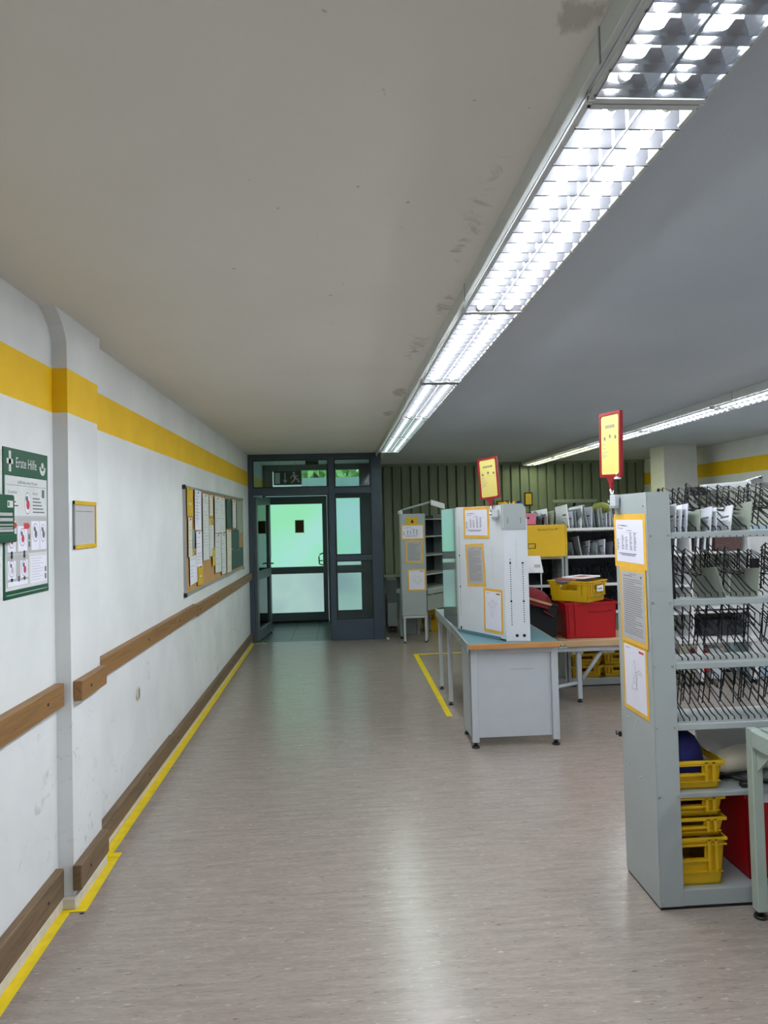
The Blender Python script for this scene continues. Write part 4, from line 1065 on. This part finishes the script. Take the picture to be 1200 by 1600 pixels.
mb = MB(); mb.m = Matrix.Rotation(R(18), 4, 'Y'); mb.ring([(1.16*.182*math.cos(i*.2618), .182*math.sin(i*.2618)) for i in range(24)], [(1.16*.170*math.cos(i*.2618), .170*math.sin(i*.2618)) for i in range(24)], .035, .055, mat_cap_tan); mb.build('band', None, t)
mb = MB(); mb.m = Matrix.Rotation(R(30), 4, 'Y'); mb.prism([(.10+.17*math.cos(R(a)), .15*math.sin(R(a))) for a in range(-90, 91, 15)], -.012, 0, mat_cap_red); mb.build('brim', None, t)

# ------------------------------------------------------------------ back sorting racks
Z_BACK = (1.545, 1.275, 1.0, .73)
BY0, BY1 = 6.98, 7.30
rk1 = sorting_unit('grey sorting rack behind the desk holding the large yellow box', 1.60, 2.185, BY0, BY1, 1.57, Z_BACK, (.40,), 'sorting racks', DIV_FAR, (1.70, 2.15), .03, .03, lip=mat_steel_white)
rk2 = sorting_unit('grey sorting rack behind the low bench, full of mail on the top tray', 2.195, 3.05, BY0, BY1, 1.57, Z_BACK, (.40,), 'sorting racks', DIV_FAR, (2.24, 2.85), .03, .03, lip=mat_steel_white)
for rk in (rk1, rk2):
    a, a2 = (1.63, 2.16) if rk is rk1 else (2.225, 3.02)
    mb = MB().box(a, a2, BY1-.004, BY1+.004, .70, 1.50, mat_inner); part(mb.build('back_panel', None, rk, True), 'dark back panel')
t = thing('yellow_box', 'large yellow box with post horn print on the rack behind the desk', 'box', (1.98, 6.97, 1.276))
mb = MB(); mb.box(1.80, 2.175, 6.86, 7.18, 1.276, 1.585, mat_yellow_box, .006, 2); mb.build('body', None, t, True)
mb = MB(); mb.frame((0, 6.859, 0), (1, 0, 0), V); mb.text('Deutsche Post', 1.90, 1.532, .026, .0005, mat_black); horn(mb, 2.065, 1.53, .030, .0005, mat_black); 
mb.ring([(1.80, 1.36), (1.875, 1.36), (1.875, 1.41), (1.80, 1.41)], [(1.805, 1.366), (1.868, 1.366), (1.868, 1.404), (1.805, 1.404)], 0, .0005, mat_black); mb.build('printed_logo', None, t, True)
mb = MB(); mb.box(2.165, 2.185, 6.855, 6.875, 1.30, 1.58, mat_yellow, .004); mb.build('corner_edge', None, t, True)
t = MB().box(1.80, 1.905, 6.93, 7.14, 1.59, 1.70, mat_pink, .004); t.cyl((1.83, 6.927, 1.655), .012, .003, mat_black, 10, 'y'); t.box(1.79, 1.905, 6.90, 7.14, 1.586, 1.593, mat_cap_red)
tag(t.build('pink_box'), 'pink card box standing on the large yellow box', 'box')
mb = MB(); mb.frame((1.79, 6.83, 1.13), (1, 0, 0), (0, .2, 1)); mb.box(.0, .145, .0, .165, 0, .002, mat_env2); mb.rect(.06, .05, .12, .08, .0026, mat_paper2)
for v in mb.b.verts:
    if v.co.z > 1.25 and v.co.x > 1.9: v.co.x -= .02
mb.reset(); mb.box(1.908, 1.918, 6.83, 6.84, .84, 1.135, mat_steel_white)
tag(mb.build('paper_stand'), 'white sheet on a thin white post beside the desk cabinet', 'sheet holder')
# mail on the top trays of the back racks
GB = 'mail in the racks behind the desk'
def mail_row(x0, x1, n, z, lab, hmax, mats, y=BY0+.03, skip=0):
    words_ = ['first', 'second', 'third', 'fourth', 'fifth', 'sixth', 'seventh', 'eighth', 'ninth', 'tenth', 'eleventh', 'twelfth', 'thirteenth', 'fourteenth']
    for k in range(n):
        x = x0+(x1-x0)*(k+.5)/n
        letter(x, y+random.uniform(0, .03), z-.003, random.uniform(.20, .25), hmax*random.uniform(.6, 1.08), random.choice(mats), random.uniform(-9, 14), words_[k]+' envelope from the left '+lab, GB, random.choice((.004, .006, .014)), random.uniform(0, 30))
mail_row(1.915, 2.165, 6, Z_BACK[0], 'on the top tray above the large yellow box', .20, (mat_env, mat_env2, mat_ink, mat_env3), y=BY0+.05)
mail_row(2.25, 2.74, 13, Z_BACK[0], 'on the top tray behind the low bench', .235, (mat_env2, mat_env, mat_grey_dark, mat_paper2, mat_env, mat_ink))
mail_row(2.26, 2.72, 6, Z_BACK[1], 'on the second tray behind the low bench', .19, (mat_env, mat_ink, mat_grey_dark, mat_env))
t = thing('olive_bag', 'olive green bag lying on top of the mail behind the low bench', 'bag', (2.62, 7.1, 1.65))
mb = MB(); mb.tube([(2.53, 7.12, 1.70), (2.57, 7.12, 1.735), (2.64, 7.12, 1.745), (2.69, 7.12, 1.725), (2.72, 7.12, 1.69)], [.02, .05, .055, .05, .02], M('olive cloth', rgb(120, 126, 46), .8, var=.2), 10); mb.build('body', None, t, True)
# crates on the bottom of the back rack
crate('yellow crate on the bottom of the rack under the low bench, left of two', (2.385, 7.14, .079), 0, .30, .28, .115)
crate('yellow crate on the bottom of the rack under the low bench, right of two', (2.71, 7.14, .079), 0, .30, .28, .115)
crate('second layer yellow crate under the low bench, left of two', (2.385, 7.14, .192), 0, .30, .28, .12)
crate('second layer yellow crate under the low bench, right of two', (2.71, 7.14, .192), 0, .30, .28, .12)

# ------------------------------------------------------------------ white pigeonhole cabinet on a table seen through the nearest rack
t = thing('work_table', 'white table seen through the wire trays of the nearest rack', 'table', (3.4, 7.0, 0))
mb = MB(); mb.box(3.25, 4.08, 6.85, 7.45, .40, .44, mat_steel_white, .003); mb.build('table_top', None, t, True)
for x in (3.47, 4.02):
    for y in (6.9, 7.4): leg(t, x, y, .40, mat_steel_white, .06)
t = thing('pigeonhole_cabinet', 'white pigeonhole cabinet on the table behind the nearest rack', 'cabinet', (3.7, 7.0, .44))
for x in (3.10, 3.45, 4.05): MB().box(x-.012, x+.012, 6.95, 7.35, .44, 1.50, mat_steel_white, .002).build('side_panel', None, t, True)
for x0, x1, zz in ((3.11, 3.44, (1.255, .95, .68)), (3.462, 4.04, (1.27, .725, .685))):
    for z in zz: MB().box(x0, x1, 6.95, 7.35, z-.012, z+.008, mat_steel_white, .002).build('shelf', None, t, True)
MB().box(3.10, 4.05, 7.345, 7.36, .44, 1.50, mat_env3).build('back_panel', None, t, True)
mb = MB(); mb.box(3.11, 4.04, 6.95, 7.35, 1.488, 1.50, mat_steel_white); mb.build('top_panel', None, t, True)
for k, (x, h, m) in enumerate(((3.16, .17, mat_env2), (3.23, .18, mat_env), (3.30, .19, mat_env2), (3.53, .17, mat_env2), (3.60, .15, mat_env), (3.66, .14, mat_env2))):
    letter(x, 6.97, (1.263 if x < 3.45 else 1.278), .26, h, m, 6, ['first', 'second', 'third', 'fourth', 'fifth', 'sixth'][k]+' envelope from the left in the white pigeonhole cabinet', 'mail in the pigeonhole cabinet', .02, -20)
mb = MB(); mb.box(3.73, 4.0, 7.0, 7.25, 1.278, 1.43, M('reddish brown files', rgb(96, 72, 70), .6, var=.3, scale=40), .004); tag(mb.build('file_box'), 'reddish brown box of files in the pigeonhole cabinet', 'box')
mb = MB(); mb.box(3.50, 3.60, 6.95, 7.15, .10, .30, mat_red, .006); mb.box(3.60, 3.74, 6.95, 7.15, .03, .33, mat_env, .006)
tag(mb.build('red_white_carton'), 'white carton with a red end under the white table', 'carton')
mb = MB(); mb.box(3.56, 3.98, 7.0, 7.2, .45, .60, mat_inner, .006); tag(mb.build('dark_box'), 'dark low box on the white table behind the nearest rack', 'box')
t = thing('added_blue_cabinet', 'pale blue cabinet added for a bright bluish patch beyond the pigeonhole cabinet', 'locker', (4.4, 7.3, 0))  # cabinet added to stand for bright bluish panels seen through the rack
MB().box(4.12, 4.75, 7.1, 7.6, 0, 1.52, M('pale blue enamel', rgb(176, 200, 220), .35, var=.04), .005).build('body', None, t, True)
mb = MB(); mb.box(4.14, 4.42, 7.09, 7.10, .10, 1.48, mat_steel_white, .002); mb.box(4.45, 4.73, 7.09, 7.10, .10, 1.48, mat_steel_white, .002); mb.build('door', None, t, True)

# ------------------------------------------------------------------ far sorting rack by the entrance and things around it
far = t = thing('sorting_rack', 'narrow grey sorting rack on thin legs near the entrance screen', 'sorting rack', (1.0, 9.8, 0), 0, 'sorting racks')
MB().box(.825, 1.155, 9.80, 9.82, .37, 1.745, mat_grey, .003).build('end_panel', None, t, True)
mb = MB(); mb.box(.813, .825, 9.83, 9.95, .37, 1.78, mat_grey, .002); mb.build('side_panel', None, t, True)
for x in (.85, 1.14): leg(t, x, 9.82, .345, mat_grey_white, .030, z0=.02)
mb = MB(); mb.box(.83, 1.155, 9.80, 9.84, .335, .365, mat_grey_white); mb.build('rail', None, t, True)
FU = (1, 0, 0); FY = 9.7985
GF = 'sheets on the narrow rack by the entrance'
mb = MB().frame((.905, FY, 1.60), FU, V); mb.box(0, .155, 0, .095, 0, .002, mat_sign_yellow if False else mat_yellow); mb.face(((.06, .02, .0026), (.10, .02, .0026), (.095, .05, .0026), (.08, .07, .0026), (.068, .05, .0026)), mat_black)
tag(mb.build('warning_label'), 'small yellow label with a black symbol atop the narrow rack', 'label')
notice((.833, FY, 1.395), FU, V, .31, .205, 'orange-bordered table sheet on the narrow rack by the entrance', 'table', GF, .016)
notice((.885, FY, 1.075), FU, V, .235, .305, 'orange-bordered typed page on the narrow rack by the entrance', 'text', GF, .018)
notice((.905, FY, .70), FU, V, .245, .295, 'orange-bordered sketch sheet on the narrow rack by the entrance', 'map', GF, .018)
t = far
dc = Vector((1.165, 9.86, 0)); du = Vector((.50, .62, 0)).normalized()
mb = MB().frame(dc, du, V); mb.box(0, .85, .72, 1.72, -.40, -.38, mat_inner); mb.build('back_panel', None, t, True)
mb = MB().frame(dc, du, V); mb.box(-.0, .012, .72, 1.74, -.40, 0, mat_grey_dark); mb.box(.84, .852, .72, 1.74, -.40, 0, mat_grey_dark); mb.build('side_panel', None, t, True)
for z in (.70, .90, 1.16, 1.42, 1.66):
    MB().frame(dc, du, V).box(0, .85, z, z+.012, -.38, 0, mat_grey).build('shelf', None, t, True)
mb = MB().frame(dc, du, V); mb.box(0, .85, .64, .70, -.5, .02, mat_grey_dark, .002); mb.build('table_top', None, t, True)
mb = MB().frame(dc, du, V); mb.box(.02, .83, .42, .62, -.02, 0, mat_grey_dark); mb.build('apron', None, t, True)
for uu in (.05, .80):
    for ww in (-.46, -.04):
        q = Matrix(((du.x, 0, du.y), (du.y, 0, -du.x), (0, 1, 0))) @ Vector((uu, 0, ww)); leg(t, dc.x+q.x, dc.y+q.y, .64, mat_grey_dark, .035)
t = thing('rack_lamp', 'white folded arm lamp over the narrow rack by the entrance', 'lamp', (.84, 9.85, 1.745))
mb = MB(); mb.tube([(.84, 9.86, 1.70), (.84, 9.86, 1.80)], .014, mat_steel_white, 8); mb.tube([(.84, 9.86, 1.795), (1.24, 9.86, 1.90)], .016, mat_grey, 8); mb.build('arm', None, t, True)
mb = MB(); mb.frame((1.25, 9.86, 1.86), (1, 0, -.33), V); mb.box(0, .20, 0, .075, -.05, .05, mat_steel_white, .006); mb.build('lamp_head', None, t, True)
mb = MB(); mb.box(.80, .86, 9.83, 9.89, 1.745, 1.79, mat_steel_white, .004); mb.build('bracket', None, t, True)
mb = MB(); mb.box(.87, 1.13, 10.25, 10.6, .0, .36, mat_grey_dark, .004); mb.box(.84, .87, 10.22, 10.25, 0, .36, mat_grey_dark); mb.box(1.10, 1.13, 10.22, 10.25, 0, .36, mat_grey)
for v in mb.b.verts: v.co.y += .30; v.co.z += .0
tag(mb.build('low_cabinet'), 'low grey cabinet under the narrow rack by the entrance', 'cabinet')
crate('yellow crate on the floor behind the narrow rack by the entrance', (1.33, 10.9, 0), 90, .30, .22, .30)
mb = MB(); mb.box(1.23, 1.40, 10.8, 11.0, .325, .56, mat_yellow, .02, 2); tag(mb.build('yellow_bag'), 'yellow bag on the crate behind the narrow rack', 'bag')
for v in bpy.data.objects['yellow_bag'].data.vertices: v.co.z -= .024
mb = MB(); mb.box(.70, .86, 11.2, 11.6, 0, .50, mat_cap_red, .02, 2); tag(mb.build('red_bag'), 'dark red bag in the shade behind the narrow rack', 'bag')
t = thing('grey_side_cabinet', 'grey cabinet standing behind the end of the entrance screen', 'cabinet', (.78, 11.0, 0))
MB().box(.68, .82, 10.7, 11.0, .10, .80, mat_grey_dark, .004).build('body', None, t, True)
mb = MB(); mb.box(.68, .83, 10.69, 10.70, .45, .78, mat_frame_in, .002); mb.build('drawer', None, t, True)
for x in (.70, .80): MB().box(x-.015, x+.015, 10.72, 10.98, 0, .10, mat_black).build('leg', None, t, True)
mb = MB(); mb.box(.62, .66, 10.10, 10.16, 0, .03, mat_cove, .01, 2); tag(mb.build('door_wedge'), 'small pale door wedge at the corner of the entrance screen', 'wedge')

# back wall odds and ends
def framed(x0, x1, z0, z1, label):
    mb = MB().frame((0, 12.455, 0), FU, V); mb.box(x0, x1, z0, z1, 0, .012, mat_black, .004); mb.rect(x0+.02, z0+.02, x1-.02, z1-.02, .0125, mat_yellow)
    for k in range(4): mb.rect(x0+.04, z0+.05+k*.03, x1-.05, z0+.06+k*.03, .013, mat_env3)
    return tag(mb.build('framed_notice'), label, 'notice', 'notices on the partition')
framed(2.74, 2.95, 1.74, 1.955, 'yellow notice in a black frame on the partition just above the desk cabinet')
framed(3.23, 3.375, 1.86, 2.09, 'upright yellow notice in a black frame on the partition above the mail')
t = thing('strip_lamp', 'pale strip lamp on a dark stand in front of the ribbed partition', 'lamp', (4.1, 12.2, .735))
MB().box(3.65, 4.42, 12.16, 12.24, 1.885, 1.945, mat_grey_dark, .012, 2).build('lamp_body', None, t, True)
mb = MB(); mb.tube([(4.05, 12.30, .735), (4.05, 12.30, 1.80), (4.05, 12.24, 1.90)], .025, mat_black, 8); mb.box(3.95, 4.2, 12.28, 12.38, .735, .76, mat_black); mb.build('stand', None, t, True)
# scuff spot on the floor
mb = MB(); mb.frame((-1.16, 3.26, .0003), (1, 0, 0), (0, 1, 0)); mb.prism([(0, 0), (.012, -.004), (.02, .003), (.008, .008)], 0, .003, mat_hole)
tag(mb.build('floor_crumb'), 'small dark crumb on the floor beside the taped corner of the pier', 'crumb')
